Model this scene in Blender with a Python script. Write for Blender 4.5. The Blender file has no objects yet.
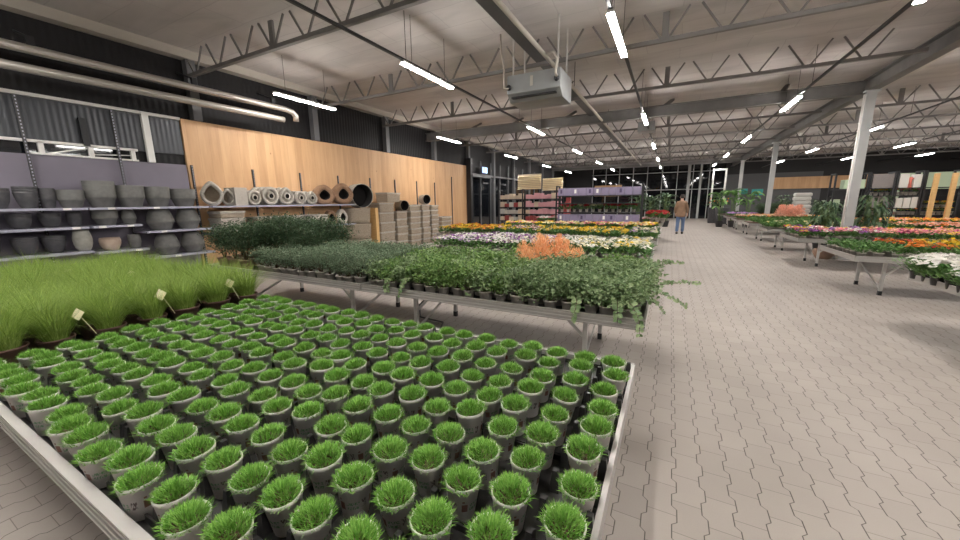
import bpy, math, random
from mathutils import Vector, Matrix
PI = math.pi
S = bpy.context.scene
COL = S.collection
R = random.Random(11)

# ---------------------------------------------------------------- mesh builder
class MB:
    def __init__(s): s.v = []; s.f = []; s.m = []; s.sm = []; s.mi = 0; s.smooth = False
    def add(s, vs, fs):
        b = len(s.v); s.v += [tuple(v) for v in vs]
        for f in fs:
            s.f.append(tuple(b + i for i in f)); s.m.append(s.mi); s.sm.append(s.smooth)
        return s
    def box(s, x0, x1, y0, y1, z0, z1):
        return s.add([(x0,y0,z0),(x1,y0,z0),(x1,y1,z0),(x0,y1,z0),(x0,y0,z1),(x1,y0,z1),(x1,y1,z1),(x0,y1,z1)],
                     [(0,3,2,1),(4,5,6,7),(0,1,5,4),(1,2,6,5),(2,3,7,6),(3,0,4,7)])
    def taper(s, cx, cy, z0, z1, a0, b0, a1, b1):
        return s.add([(cx-a0,cy-b0,z0),(cx+a0,cy-b0,z0),(cx+a0,cy+b0,z0),(cx-a0,cy+b0,z0),(cx-a1,cy-b1,z1),(cx+a1,cy-b1,z1),(cx+a1,cy+b1,z1),(cx-a1,cy+b1,z1)],
                     [(0,3,2,1),(4,5,6,7),(0,1,5,4),(1,2,6,5),(2,3,7,6),(3,0,4,7)])
    def bar(s, p, q, w, h):
        p, q = Vector(p), Vector(q); d = (q-p).normalized()
        up = Vector((0,0,1)) if abs(d.z) < .95 else Vector((0,1,0))
        a = d.cross(up).normalized()*w/2; b = a.cross(d).normalized()*h/2
        vs = [p-a-b,p+a-b,p+a+b,p-a+b,q-a-b,q+a-b,q+a+b,q-a+b]
        return s.add(vs, [(0,1,2,3),(7,6,5,4),(0,4,5,1),(1,5,6,2),(2,6,7,3),(3,7,4,0)])
    def tube(s, pts, r, n=8, r1=None):
        pts = [Vector(p) for p in pts]; k = len(pts); vs = []; fs = []
        sm = s.smooth; s.smooth = True
        a = None
        for i, p in enumerate(pts):
            d = (pts[min(i+1,k-1)] - pts[max(i-1,0)]).normalized()
            if a is None:
                a = d.cross(Vector((0,0,1)) if abs(d.z) < .9 else Vector((1,0,0))).normalized()
            else:
                a = (a - d*a.dot(d)).normalized()
            b = d.cross(a)
            rr = r if r1 is None else r + (r1-r)*i/(k-1)
            for j in range(n):
                t = 2*PI*j/n; vs.append(p + a*math.cos(t)*rr + b*math.sin(t)*rr)
        for i in range(k-1):
            for j in range(n):
                j2 = (j+1) % n
                fs.append((i*n+j, i*n+j2, (i+1)*n+j2, (i+1)*n+j))
        fs.append(tuple(range(n))[::-1]); fs.append(tuple((k-1)*n+j for j in range(n)))
        s.add(vs, fs); s.smooth = sm; return s
    def lathe(s, prof, n=20, c=(0,0,0), sx=1, sy=1):
        vs = []; fs = []; k = len(prof); sm = s.smooth; s.smooth = True
        for r, z in prof:
            for j in range(n):
                t = 2*PI*j/n; vs.append((c[0]+r*sx*math.cos(t), c[1]+r*sy*math.sin(t), c[2]+z))
        for i in range(k-1):
            for j in range(n):
                j2 = (j+1) % n; fs.append((i*n+j, i*n+j2, (i+1)*n+j2, (i+1)*n+j))
        if prof[0][0] > 1e-4: fs.append(tuple(range(n))[::-1])
        if prof[-1][0] > 1e-4: fs.append(tuple((k-1)*n+j for j in range(n)))
        s.add(vs, fs); s.smooth = sm; return s
    def blade(s, p, az, L, w, lean, bend, seg=3):
        # a grass blade, strip of quads ending in a point
        vs = []; fs = []; x = 0; z = 0; a = lean
        ca, sa = math.cos(az), math.sin(az)
        for i in range(seg+1):
            ww = w*(1-(i/seg)**1.5)*.5 if i < seg else 0
            c = (p[0]+ca*x, p[1]+sa*x, p[2]+z)
            if i < seg:
                vs += [(c[0]-sa*ww, c[1]+ca*ww, c[2]), (c[0]+sa*ww, c[1]-ca*ww, c[2])]
            else: vs.append(c)
            x += math.sin(a)*L/seg; z += math.cos(a)*L/seg; a += bend/seg
        for i in range(seg-1): fs.append((2*i,2*i+1,2*i+3,2*i+2))
        fs.append((2*seg-2,2*seg-1,2*seg))
        return s.add(vs, fs)
    def leaf(s, p, d, L, W, fold=.25, up=None):
        p = Vector(p); d = Vector(d).normalized()
        u = Vector(up) if up else Vector((0,0,1))
        a = d.cross(u)
        if a.length < .05: a = d.cross(Vector((1,0,0)))
        a.normalize(); n = a.cross(d).normalized()
        m = p + d*L*.3; m2 = p + d*L*.72; f = n*fold*W
        return s.add([p, m+a*W*.46+f, m2+a*W*.4+f, p+d*L, m2-a*W*.4+f, m-a*W*.46+f, m, m2], [(0,1,6),(6,1,2,7),(7,2,3),(0,6,5),(6,7,4,5),(7,3,4)])
    def flower(s, c, n, r, k=5):
        c = Vector(c); n = Vector(n).normalized()
        a = n.orthogonal().normalized(); b = n.cross(a); t0 = R.random()*6
        vs = [c]; fs = []
        for j in range(k*2):
            t = t0+PI*j/k; rr = r if j % 2 == 0 else r*.72
            vs.append(c + (a*math.cos(t)+b*math.sin(t))*rr + n*(r*.25 if j % 2 == 0 else r*.1))
        for j in range(k*2): fs.append((0, 1+j, 1+(j+1) % (k*2)))
        return s.add(vs, fs)
    def xf(s, M):
        s.v = [tuple(M @ Vector(v)) for v in s.v]; return s
    def build(s, name, mats, parent=None, loc=None, bevel=0):
        me = bpy.data.meshes.new(name)
        me.from_pydata(s.v, [], s.f)
        if not isinstance(mats, (list, tuple)): mats = [mats]
        for m in mats: me.materials.append(m)
        me.polygons.foreach_set('material_index', s.m)
        me.polygons.foreach_set('use_smooth', s.sm)
        me.update()
        o = bpy.data.objects.new(name, me); COL.objects.link(o)
        if parent: o.parent = parent
        if loc: o.location = loc
        if bevel:
            b = o.modifiers.new('b', 'BEVEL'); b.width = bevel; b.segments = 2; b.limit_method = 'ANGLE'
        return o

def thing(name, label, cat, loc=(0,0,0), rz=0, group=None):
    o = bpy.data.objects.new(name, None); COL.objects.link(o)
    o.location = loc; o.rotation_euler = (0,0,rz); o.empty_display_size = .1
    return tag(o, label, cat, group)
def tag(o, label, cat, group=None, kind=None):
    o['label'] = label; o['category'] = cat
    if group: o['group'] = group
    if kind: o['kind'] = kind
    return o
def struct(o, label=None):
    o['kind'] = 'structure'
    if label: o['label'] = label
    return o
def copy_tree(o, parent=None):
    c = o.copy(); COL.objects.link(c)
    if parent: c.parent = parent
    for ch in o.children: copy_tree(ch, c)
    return c
def nth(n):
    return f"{n}{'th' if 10 <= n % 100 <= 20 else {1:'st',2:'nd',3:'rd'}.get(n % 10,'th')}"
class Pool:
    """prototypes: the first use moves the prototype itself, later uses copy it"""
    def __init__(s, protos): s.p = protos; s.used = [False]*len(protos)
    def put(s, i, loc, rz, label, group=None, cat=None, scale=1, tilt=(0,0)):
        i %= len(s.p)
        if s.used[i]: o = copy_tree(s.p[i])
        else: o = s.p[i]; s.used[i] = True
        o.location = loc; o.rotation_euler = (tilt[0], tilt[1], rz); o.scale = (scale,)*3
        o['label'] = label
        if group: o['group'] = group
        if cat: o['category'] = cat
        return o
    def prune(s):
        for u, o in zip(s.used, s.p):
            if not u:
                for ch in list(o.children): bpy.data.objects.remove(ch)
                bpy.data.objects.remove(o)

# ---------------------------------------------------------------- materials
def mat(name, col, rough=.6, metal=0, spec=.5, emit=None, es=0, trans=0):
    m = bpy.data.materials.new(name); m.use_nodes = True
    b = m.node_tree.nodes['Principled BSDF']
    b.inputs['Base Color'].default_value = (*col, 1)
    b.inputs['Roughness'].default_value = rough; b.inputs['Metallic'].default_value = metal
    b.inputs['Specular IOR Level'].default_value = spec
    if emit: b.inputs['Emission Color'].default_value = (*emit, 1); b.inputs['Emission Strength'].default_value = es
    return m
def N(m, t, **kw):
    n = m.node_tree.nodes.new(t)
    for k, v in kw.items(): setattr(n, k, v)
    return n
def LK(m, a, b): m.node_tree.links.new(a, b)
def ramp(m, fac, stops):
    r = N(m, 'ShaderNodeValToRGB'); e = r.color_ramp.elements
    while len(e) < len(stops): e.new(.5)
    for el, (p, c) in zip(e, stops): el.position = p; el.color = (*c, 1)
    LK(m, fac, r.inputs[0]); return r.outputs[0]
def bsdf(m): return m.node_tree.nodes['Principled BSDF']
def coords(m, kind='Object', scale=(1,1,1)):
    t = N(m, 'ShaderNodeTexCoord'); mp = N(m, 'ShaderNodeMapping'); mp.inputs['Scale'].default_value = scale
    LK(m, t.outputs[kind], mp.inputs[0]); return mp.outputs[0]
def noisy(name, c1, c2, scale=5, rough=.6, detail=3, bump=0, stretch=(1,1,1), metal=0, spec=.5):
    m = mat(name, c1, rough, metal, spec); v = coords(m, 'Object', stretch)
    n = N(m, 'ShaderNodeTexNoise'); n.inputs['Scale'].default_value = scale; n.inputs['Detail'].default_value = detail
    LK(m, v, n.inputs['Vector'])
    LK(m, ramp(m, n.outputs[0], [(.3, c1), (.7, c2)]), bsdf(m).inputs['Base Color'])
    if bump:
        bp = N(m, 'ShaderNodeBump'); bp.inputs['Strength'].default_value = bump; bp.inputs['Distance'].default_value = .01
        LK(m, n.outputs[0], bp.inputs['Height']); LK(m, bp.outputs[0], bsdf(m).inputs['Normal'])
    return m
def foliage(name, c1, c2, rough=.5, sub=.3):
    """leaf colour varies leaf by leaf; leaves let some light through"""
    m = mat(name, c1, rough, 0, .3); nt = m.node_tree
    g = N(m, 'ShaderNodeNewGeometry')
    c = ramp(m, g.outputs['Random Per Island'], [(0, c1), (1, c2)])
    LK(m, c, bsdf(m).inputs['Base Color'])
    tr = N(m, 'ShaderNodeBsdfTranslucent'); LK(m, c, tr.inputs[0])
    mx = N(m, 'ShaderNodeMixShader'); mx.inputs[0].default_value = sub
    out = nt.nodes['Material Output']
    LK(m, bsdf(m).outputs[0], mx.inputs[1]); LK(m, tr.outputs[0], mx.inputs[2]); LK(m, mx.outputs[0], out.inputs[0])
    return m
def math_(m, op, a, b=None, c=None):
    n = N(m, 'ShaderNodeMath', operation=op)
    for i, x in enumerate((a, b, c)):
        if x is None: continue
        if isinstance(x, (int, float)): n.inputs[i].default_value = x
        else: LK(m, x, n.inputs[i])
    return n.outputs[0]

M = {}
M['alu'] = noisy('brushed_aluminium', (.38,.36,.335), (.47,.45,.42), 3, .36, 2, 0, (.5,.5,30), .5)
M['galv'] = noisy('galvanised_steel', (.5,.485,.46), (.6,.58,.56), 9, .45, 3, 0, (1,1,1), .35)
M['truss'] = noisy('truss_paint', (.15,.14,.133), (.185,.173,.165), 4, .6)
M['girder'] = noisy('girder_paint', (.095,.088,.084), (.125,.118,.11), 4, .55)
M['colpaint'] = noisy('column_paint', (.40,.41,.41), (.48,.48,.47), 2, .5)
M['black'] = mat('black_metal', (.012,.012,.014), .5)
M['blackplastic'] = noisy('black_plastic', (.02,.019,.019), (.035,.033,.032), 30, .38)
M['cladding'] = mat('black_cladding', (.013,.012,.013), .5)
M['wallpost'] = mat('wall_post_paint', (.12,.12,.125), .5)
M['darksteel'] = mat('dark_tray_steel', (.05,.048,.047), .5)
M['whitepaint'] = mat('white_paint', (.72,.7,.67), .5)
M['fascia'] = mat('beige_fascia', (.42,.38,.33), .6)
M['panel'] = noisy('purple_grey_board', (.175,.155,.195), (.20,.18,.22), 2, .6)
M['shelf'] = mat('shelf_steel', (.38,.38,.46), .4, .3)
M['pipe'] = noisy('heater_steel', (.42,.39,.35), (.5,.465,.42), 2, .3, 2, 0, (6,.3,6), .45)
M['unit'] = noisy('heater_casing', (.24,.245,.245), (.3,.305,.305), 3, .5, 2, 0, (1,1,1), .2)
M['lamp'] = mat('lamp_diffuser', (1,1,1), .5, emit=(1,.97,.93), es=64)
M['compost'] = noisy('compost', (.06,.035,.02), (.16,.1,.06), 90, .9, 3, .5)
M['grass'] = foliage('sedum_green', (.10,.27,.03), (.30,.52,.11), .5, .25)
M['longgrass'] = foliage('long_grass_green', (.16,.27,.04), (.40,.52,.13), .5, .3)
M['leafgreen'] = foliage('glossy_green_leaves', (.10,.2,.05), (.3,.44,.15), .4, .2)
M['euca'] = foliage('eucalyptus_leaves', (.12,.2,.08), (.36,.46,.24), .5, .2)
M['greyleaf'] = foliage('grey_green_leaves', (.11,.17,.10), (.28,.36,.23), .55, .2)
M['darkleaf'] = foliage('dark_green_leaves', (.035,.075,.04), (.12,.18,.09), .5, .15)
M['midleaf'] = foliage('flower_leaves', (.06,.15,.04), (.18,.33,.1), .5, .2)
M['orange'] = foliage('orange_foliage', (.9,.45,.2), (1,.72,.45), .6, .35)
M['stem'] = mat('woody_stem', (.09,.055,.03), .8)
M['gstem'] = mat('green_stem', (.12,.18,.06), .7)
M['terracotta'] = noisy('terracotta_plastic', (.28,.17,.12), (.36,.23,.16), 12, .6)
M['brownpot'] = noisy('brown_pot', (.10,.055,.04), (.15,.085,.06), 12, .6)
M['taupepot'] = noisy('taupe_pot', (.42,.38,.33), (.52,.47,.41), 10, .6)
M['anthracite'] = noisy('anthracite_clay', (.055,.055,.06), (.095,.09,.095), 14, .6, 3, .3)
M['greyclay'] = noisy('grey_clay', (.13,.13,.12), (.18,.175,.165), 14, .6, 3, .3)
M['paleclay'] = noisy('pale_grey_clay', (.27,.265,.23), (.36,.35,.31), 14, .65, 3, .3)
M['beigeclay'] = noisy('beige_clay', (.42,.31,.24), (.52,.42,.33), 8, .65, 3, .3)
M['tagp'] = mat('cream_plant_tag', (.85,.78,.5), .5)
M['white'] = mat('white_card', (.8,.78,.74), .6)
M['holeshade'] = mat('opening_shade', (.015,.013,.012), .9)  # shade inside hollow wicker, painted near-black on the inner walls
FL = {}
for n, c in dict(white=(.85,.82,.76), cream=(.85,.78,.5), yellow=(.9,.62,.04), orange=(.85,.28,.04), red=(.5,.03,.03),
                 pink=(.8,.25,.32), peach=(.88,.48,.36), purple=(.3,.08,.33), lilac=(.5,.32,.6), magenta=(.55,.07,.25)).items():
    FL[n] = foliage('petals_'+n, tuple(x*.8 for x in c), c, .6, .3)

# wicker: woven bands
def wicker(name, c1, c2):
    m = mat(name, c1, .8); v = coords(m)
    w = N(m, 'ShaderNodeTexWave', wave_type='BANDS', bands_direction='Z'); w.inputs['Scale'].default_value = 22
    w.inputs['Distortion'].default_value = 3; w.inputs['Detail'].default_value = 3; w.inputs['Detail Scale'].default_value = 4
    LK(m, v, w.inputs[0])
    LK(m, ramp(m, w.outputs[1], [(.1, tuple(x*.55 for x in c1)), (.6, c1), (1, c2)]), bsdf(m).inputs['Base Color'])
    b = N(m, 'ShaderNodeBump'); b.inputs['Strength'].default_value = .7; b.inputs['Distance'].default_value = .015
    LK(m, w.outputs[1], b.inputs['Height']); LK(m, b.outputs[0], bsdf(m).inputs['Normal'])
    return m
M['wicker'] = wicker('grey_brown_wicker', (.42,.34,.25), (.64,.54,.43))
M['wickerlight'] = wicker('whitewashed_wicker', (.55,.5,.43), (.75,.7,.62))
M['wickerbrown'] = wicker('brown_wicker', (.33,.19,.11), (.48,.3,.19))
M['crate'] = noisy('crate_wood', (.6,.36,.14), (.72,.46,.2), 4, .6, 3, 0, (1,1,12))

# printed white pot: small green lettering block and a brown picture square on a white pot
m = mat('printed_white_pot', (.88,.84,.81), .45)
tc = N(m, 'ShaderNodeTexCoord'); sp = N(m, 'ShaderNodeSeparateXYZ'); LK(m, tc.outputs['Object'], sp.inputs[0])
ang = math_(m, 'DIVIDE', math_(m, 'ARCTAN2', sp.outputs[1], sp.outputs[0]), 2*PI/3)   # print repeats three times around
fr = math_(m, 'FRACT', math_(m, 'ADD', ang, 5.0)); z = sp.outputs[2]
def band(x, a, b): return math_(m, 'MULTIPLY', math_(m, 'GREATER_THAN', x, a), math_(m, 'LESS_THAN', x, b))
sq = math_(m, 'MULTIPLY', band(fr, .08, .27), band(z, .042, .068))
sq2 = math_(m, 'MULTIPLY', band(fr, .10, .17), band(z, .074, .080))
nz = N(m, 'ShaderNodeTexNoise'); nz.inputs['Scale'].default_value = 260; nz.inputs['Detail'].default_value = 1
mpp = N(m, 'ShaderNodeMapping'); mpp.inputs['Scale'].default_value = (1, 1, .35); LK(m, tc.outputs['Object'], mpp.inputs[0]); LK(m, mpp.outputs[0], nz.inputs['Vector'])
glyph = math_(m, 'GREATER_THAN', nz.outputs[0], .5)
tx = math_(m, 'MULTIPLY', math_(m, 'MULTIPLY', band(fr, .34, .72), math_(m, 'MAXIMUM', band(z, .058, .068), band(z, .043, .053))), glyph)
tk = math_(m, 'MULTIPLY', math_(m, 'MULTIPLY', band(fr, .78, .93), band(z, .045, .072)), glyph)
def mixc(m, f, a, b):
    n = N(m, 'ShaderNodeMix', data_type='RGBA'); LK(m, f, n.inputs[0])
    for i, x in ((6, a), (7, b)):
        if isinstance(x, tuple): n.inputs[i].default_value = (*x, 1)
        else: LK(m, x, n.inputs[i])
    return n.outputs[2]
c = mixc(m, sq, (.88,.84,.81), (.38,.2,.16)); c = mixc(m, sq2, c, (.38,.2,.16)); c = mixc(m, tx, c, (.33,.58,.36)); c = mixc(m, tk, c, (.25,.2,.2))
LK(m, c, bsdf(m).inputs['Base Color']); M['potprint'] = m
tr = N(m, 'ShaderNodeBsdfTranslucent'); LK(m, c, tr.inputs[0]); mx = N(m, 'ShaderNodeMixShader'); mx.inputs[0].default_value = .5
LK(m, bsdf(m).outputs[0], mx.inputs[1]); LK(m, tr.outputs[0], mx.inputs[2]); LK(m, mx.outputs[0], m.node_tree.nodes['Material Output'].inputs[0])

# timber wall boards
m = mat('spruce_boards', (.7,.45,.25), .55)
v = coords(m, 'Object', (1, 1, .12)); n1 = N(m, 'ShaderNodeTexNoise'); n1.inputs['Scale'].default_value = 9; n1.inputs['Detail'].default_value = 4; LK(m, v, n1.inputs['Vector'])
v2 = coords(m, 'Object'); sp = N(m, 'ShaderNodeSeparateXYZ'); LK(m, v2, sp.inputs[0])
along = math_(m, 'ADD', sp.outputs[0], sp.outputs[1])
bi = math_(m, 'FLOOR', math_(m, 'DIVIDE', along, .2)); wn = N(m, 'ShaderNodeTexWhiteNoise', noise_dimensions='1D'); LK(m, bi, wn.inputs['W'])
kn = N(m, 'ShaderNodeTexVoronoi'); kn.inputs['Scale'].default_value = 3.2; LK(m, coords(m, 'Object', (1,1,.6)), kn.inputs['Vector'])
f1 = math_(m, 'ADD', math_(m, 'MULTIPLY', n1.outputs[0], .75), math_(m, 'MULTIPLY', wn.outputs[0], .25))
c = ramp(m, f1, [(.2, (.48,.275,.13)), (.5, (.60,.36,.185)), (.85, (.69,.44,.24))])
knot = math_(m, 'LESS_THAN', kn.outputs['Distance'], .045)
c = mixc(m, knot, c, (.33,.16,.07))
fb = math_(m, 'FRACT', math_(m, 'DIVIDE', along, .2)); j = math_(m, 'LESS_THAN', fb, .015)
c = mixc(m, j, c, (.4,.22,.1))
LK(m, c, bsdf(m).inputs['Base Color']); M['wood'] = m

# concrete block paving with zigzag joints
m = mat('zigzag_pavers', (.4,.36,.33), .6, 0, .35)
sp = N(m, 'ShaderNodeSeparateXYZ'); LK(m, coords(m, 'Object'), sp.inputs[0])
PX, PY = .135, .205
u = math_(m, 'DIVIDE', sp.outputs[0], PX); vv = math_(m, 'DIVIDE', sp.outputs[1], PY)
zz = math_(m, 'MULTIPLY', math_(m, 'SINE', math_(m, 'MULTIPLY', vv, 2*PI)), 3.2)
zz = math_(m, 'MINIMUM', math_(m, 'MAXIMUM', zz, -1), 1)
u2 = math_(m, 'ADD', u, math_(m, 'MULTIPLY', zz, .085))
cu = math_(m, 'FLOOR', u2); fu = math_(m, 'FRACT', u2)
v2 = math_(m, 'ADD', vv, math_(m, 'MULTIPLY', math_(m, 'MODULO', math_(m, 'ADD', cu, 1000), 2), .5))
v2 = math_(m, 'ADD', v2, .25); cv = math_(m, 'FLOOR', v2); fv = math_(m, 'FRACT', v2)
du = math_(m, 'MULTIPLY', math_(m, 'MINIMUM', fu, math_(m, 'SUBTRACT', 1, fu)), PX)
dv = math_(m, 'MULTIPLY', math_(m, 'MINIMUM', fv, math_(m, 'SUBTRACT', 1, fv)), PY)
def sstep(x, a, b):
    n = N(m, 'ShaderNodeMapRange', interpolation_type='SMOOTHSTEP'); LK(m, x, n.inputs[0])
    n.inputs[1].default_value = a; n.inputs[2].default_value = b; return n.outputs[0]
ju = sstep(du, .0012, .0034); jv = sstep(dv, .0004, .0022)
cmb = N(m, 'ShaderNodeCombineXYZ'); LK(m, cu, cmb.inputs[0]); LK(m, cv, cmb.inputs[1])
wn = N(m, 'ShaderNodeTexWhiteNoise', noise_dimensions='2D'); LK(m, cmb.outputs[0], wn.inputs['Vector'])
nz = N(m, 'ShaderNodeTexNoise'); nz.inputs['Scale'].default_value = 1.1; nz.inputs['Detail'].default_value = 5; LK(m, coords(m), nz.inputs['Vector'])
nf = N(m, 'ShaderNodeTexNoise'); nf.inputs['Scale'].default_value = 160; nf.inputs['Detail'].default_value = 2; LK(m, coords(m), nf.inputs['Vector'])
f = math_(m, 'ADD', math_(m, 'ADD', math_(m, 'MULTIPLY', wn.outputs[0], .16), math_(m, 'MULTIPLY', nz.outputs[0], .64)), math_(m, 'MULTIPLY', nf.outputs[0], .2))
c = ramp(m, f, [(.2, (.315,.275,.245)), (.5, (.37,.325,.29)), (.8, (.425,.375,.335))])
c = mixc(m, ju, (.085,.07,.06), c); c = mixc(m, jv, mixc(m, ju, (.085,.07,.06), (.17,.145,.125)), c)
LK(m, c, bsdf(m).inputs['Base Color'])
bp = N(m, 'ShaderNodeBump'); bp.inputs['Strength'].default_value = .35; bp.inputs['Distance'].default_value = .004
LK(m, math_(m, 'ADD', math_(m, 'MINIMUM', ju, jv), math_(m, 'MULTIPLY', nf.outputs[0], .15)), bp.inputs['Height']); LK(m, bp.outputs[0], bsdf(m).inputs['Normal'])
M['floor'] = m

# roof underside: insulation boards with soft blotches and seams
m = mat('roof_boards', (.4,.37,.35), .8)
nz = N(m, 'ShaderNodeTexNoise'); nz.inputs['Scale'].default_value = 1.1; nz.inputs['Detail'].default_value = 6; nz.inputs['Distortion'].default_value = .8; LK(m, coords(m, 'Object', (.45,1.4,1)), nz.inputs['Vector'])
br = N(m, 'ShaderNodeTexBrick'); br.inputs['Scale'].default_value = 1; br.inputs['Brick Width'].default_value = 1.2; br.inputs['Row Height'].default_value = .6
br.inputs['Mortar Size'].default_value = .012; br.inputs['Mortar Smooth'].default_value = .6
br.inputs['Color1'].default_value = (.93,.93,.93,1); br.inputs['Color2'].default_value = (1,1,1,1); br.inputs['Mortar'].default_value = (.84,.84,.84,1)
nd = N(m, 'ShaderNodeTexNoise'); nd.inputs['Scale'].default_value = 1.2; LK(m, coords(m), nd.inputs['Vector'])
va = N(m, 'ShaderNodeVectorMath', operation='MULTIPLY_ADD'); LK(m, nd.outputs[1], va.inputs[0]); va.inputs[1].default_value = (.12,.12,0); LK(m, coords(m), va.inputs[2])
LK(m, va.outputs[0], br.inputs[0])
c = ramp(m, nz.outputs[0], [(.3, (.40,.37,.355)), (.5, (.475,.44,.42)), (.72, (.55,.51,.485))])
mm = N(m, 'ShaderNodeMix', data_type='RGBA', blend_type='MULTIPLY'); mm.inputs[0].default_value = 1; LK(m, c, mm.inputs[6]); LK(m, br.outputs[0], mm.inputs[7])
LK(m, mm.outputs[2], bsdf(m).inputs['Base Color'])
bp = N(m, 'ShaderNodeBump'); bp.inputs['Strength'].default_value = .35; bp.inputs['Distance'].default_value = .05; LK(m, nz.outputs[0], bp.inputs['Height']); LK(m, bp.outputs[0], bsdf(m).inputs['Normal'])
M['ceiling'] = m

# dark window glass at night: mirrors the lamps of the hall
m = mat('night_glass', (.006,.007,.009), .04, 0, .6); M['glass'] = m
m = mat('grey_sheet', (.035,.037,.042), .32, .3)
wv = N(m, 'ShaderNodeTexWave', wave_type='BANDS', bands_direction='Y'); wv.inputs['Scale'].default_value = 4; LK(m, coords(m), wv.inputs[0])
bp = N(m, 'ShaderNodeBump'); bp.inputs['Strength'].default_value = .25; bp.inputs['Distance'].default_value = .02; LK(m, wv.outputs[1], bp.inputs['Height']); LK(m, bp.outputs[0], bsdf(m).inputs['Normal'])
M['sheet'] = m
m = mat('ribbed_cladding', (.009,.008,.009), .6, 0, .3)
wv = N(m, 'ShaderNodeTexWave', wave_type='BANDS', bands_direction='Y'); wv.inputs['Scale'].default_value = 3; LK(m, coords(m), wv.inputs[0])
bp = N(m, 'ShaderNodeBump'); bp.inputs['Strength'].default_value = .25; bp.inputs['Distance'].default_value = .03; LK(m, wv.outputs[1], bp.inputs['Height']); LK(m, bp.outputs[0], bsdf(m).inputs['Normal'])
M['ribbed'] = m

# ================================================================ the hall
X0, X1, Y0, Y1, ZC = -8.9, 19.0, -8.0, 34.5, 4.56
struct(MB().box(X0-.2, X1+.2, Y0-.2, Y1+.2, -.1, 0).build('floor', M['floor']))
struct(MB().box(X0-.2, X1+.2, Y0-.2, Y1+.2, ZC, ZC+.1).build('ceiling', M['ceiling']))
struct(MB().box(X0-.2, X0, Y0, Y1, 0, ZC).build('wall_left', M['ribbed']))
struct(MB().box(X1, X1+.2, Y0, Y1, 0, ZC).build('wall_right', M['cladding']))
struct(MB().box(X0, X1, Y0-.2, Y0, 0, ZC).build('wall_front', M['cladding']))
b = MB().box(X0, X1, Y1, Y1+.2, 0, ZC); struct(b.build('wall_back', M['cladding']))
# timber panelling on the left wall and on the back wall
struct(MB().box(X0, X0+.06, 3.97, 15.5, 0, 3.26).build('wall_left_panelling', M['wood']))
struct(MB().box(6.6, 17.5, Y1-.3, Y1-.24, 2.22, 3.05).build('wall_back_panelling', M['wood']))
struct(MB().box(-6.2, -3.9, Y1-.3, Y1-.24, 1.9, 2.85).build('wall_back_board', M['wood']))
# fascia along the top of the wall, wall posts
struct(MB().box(X0, X0+.22, Y0, Y1, 4.40, ZC).build('trim_1', M['fascia']))
for i in range(10):
    y = 4.25+2.85*i
    struct(MB().box(X0, X0+.16, y-.08, y+.08, 3.26 if y < 15 else 0, 4.42).build('trim_%d' % (i+2), M['wallpost']))
# near part of the left wall: purple grey boards, ribbed sheets and a strip window
struct(MB().box(X0, X0+.05, Y0, 3.95, 0, 2.36).build('wall_left_board', M['panel']))
b = MB(); b.mi = 0
b.box(X0, X0+.03, Y0, 3.95, 2.56, 3.24); struct(b.build('wall_left_sheet', M['sheet']))
struct(MB().box(X0, X0+.02, Y0, 3.2, 2.36, 2.56).build('window_1', M['glass']))
b = MB()
b.box(X0+.03, X0+.09, Y0, 3.95, 3.22, 3.27); b.box(X0+.03, X0+.09, Y0, 3.2, 2.54, 2.58); b.box(X0+.03, X0+.07, 1.9, 3.2, 2.36, 2.39)
for y in (2.02, 2.58, 3.13): b.box(X0+.03, X0+.09, y-.03, y+.03, 2.36, 2.56)
b.box(X0+.03, X0+.10, 3.34, 3.44, 2.36, 3.25)
struct(b.build('window_1_frame', M['whitepaint']))
b = MB(); b.box(X0+.04, X0+.1, 2.5, 2.58, 2.55, 3.0); struct(b.build('trim_20', M['black']))
b = MB(); b.bar((X0+.04, 2.06, 2.38), (X0+.04, 2.55, 2.52), .02, .02); b.bar((X0+.04,2.55,2.42),(X0+.04,3.1,2.46),.02,.015); struct(b.build('trim_21', M['whitepaint']))
# glazed part of the left wall beyond the timber
struct(MB().box(X0+.02, X0+.04, 15.7, 27, 0, 2.9).build('window_2', M['glass']))
b = MB()
for k in range(10):
    y = 15.75+1.2*k; b.box(X0+.04, X0+.1, y-.03, y+.03, 0, 3.6)
b.box(X0+.04, X0+.12, 15.6, 27, 2.86, 2.95); b.box(X0+.04, X0+.35, 15.6, 17.6, 2.76, 2.86)
struct(b.build('window_2_frame', M['wallpost']))
struct(MB().box(X0, X0+.3, 15.5, 15.7, 0, 3.6).build('trim_22', M['black']))
# glazed back wall
struct(MB().box(-6.5, 3.6, Y1-.06, Y1-.03, 0, 4.3).build('window_3', M['glass']))
b = MB()
x = -6.4
while x < 3.6: b.box(x-.03, x+.03, Y1-.14, Y1-.05, 0, 4.4); x += 1.12
for z in (2.35, 3.75): b.box(-6.5, 3.6, Y1-.13, Y1-.05, z-.03, z+.03)
struct(b.build('window_3_frame', M['colpaint']))
b = MB(); b.box(1.05, 1.25, Y1-.2, Y1-.04, 0, 4.4); b.box(1.9, 2.05, Y1-.2, Y1-.04, 0, 4.4); struct(b.build('trim_23', M['colpaint']))
struct(MB().box(3.6, 9.4, Y1-.1, Y1-.03, 0, 3.4).build('wall_back_grey', mat('grey_board', (.1,.1,.105), .6)))
teal = mat('teal_poster', (.05,.35,.33), .5)
tag(MB().box(4.6, 5.15, Y1-.14, Y1-.11, 1.9, 2.3).build('wall_poster', teal), 'pale teal panel on the grey back wall nearer the glass', 'poster', 'teal panels')
tag(MB().box(5.4, 6.1, Y1-.14, Y1-.11, 1.8, 2.25).build('wall_poster', teal), 'larger teal panel on the grey back wall beside the timber', 'poster', 'teal panels')

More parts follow.
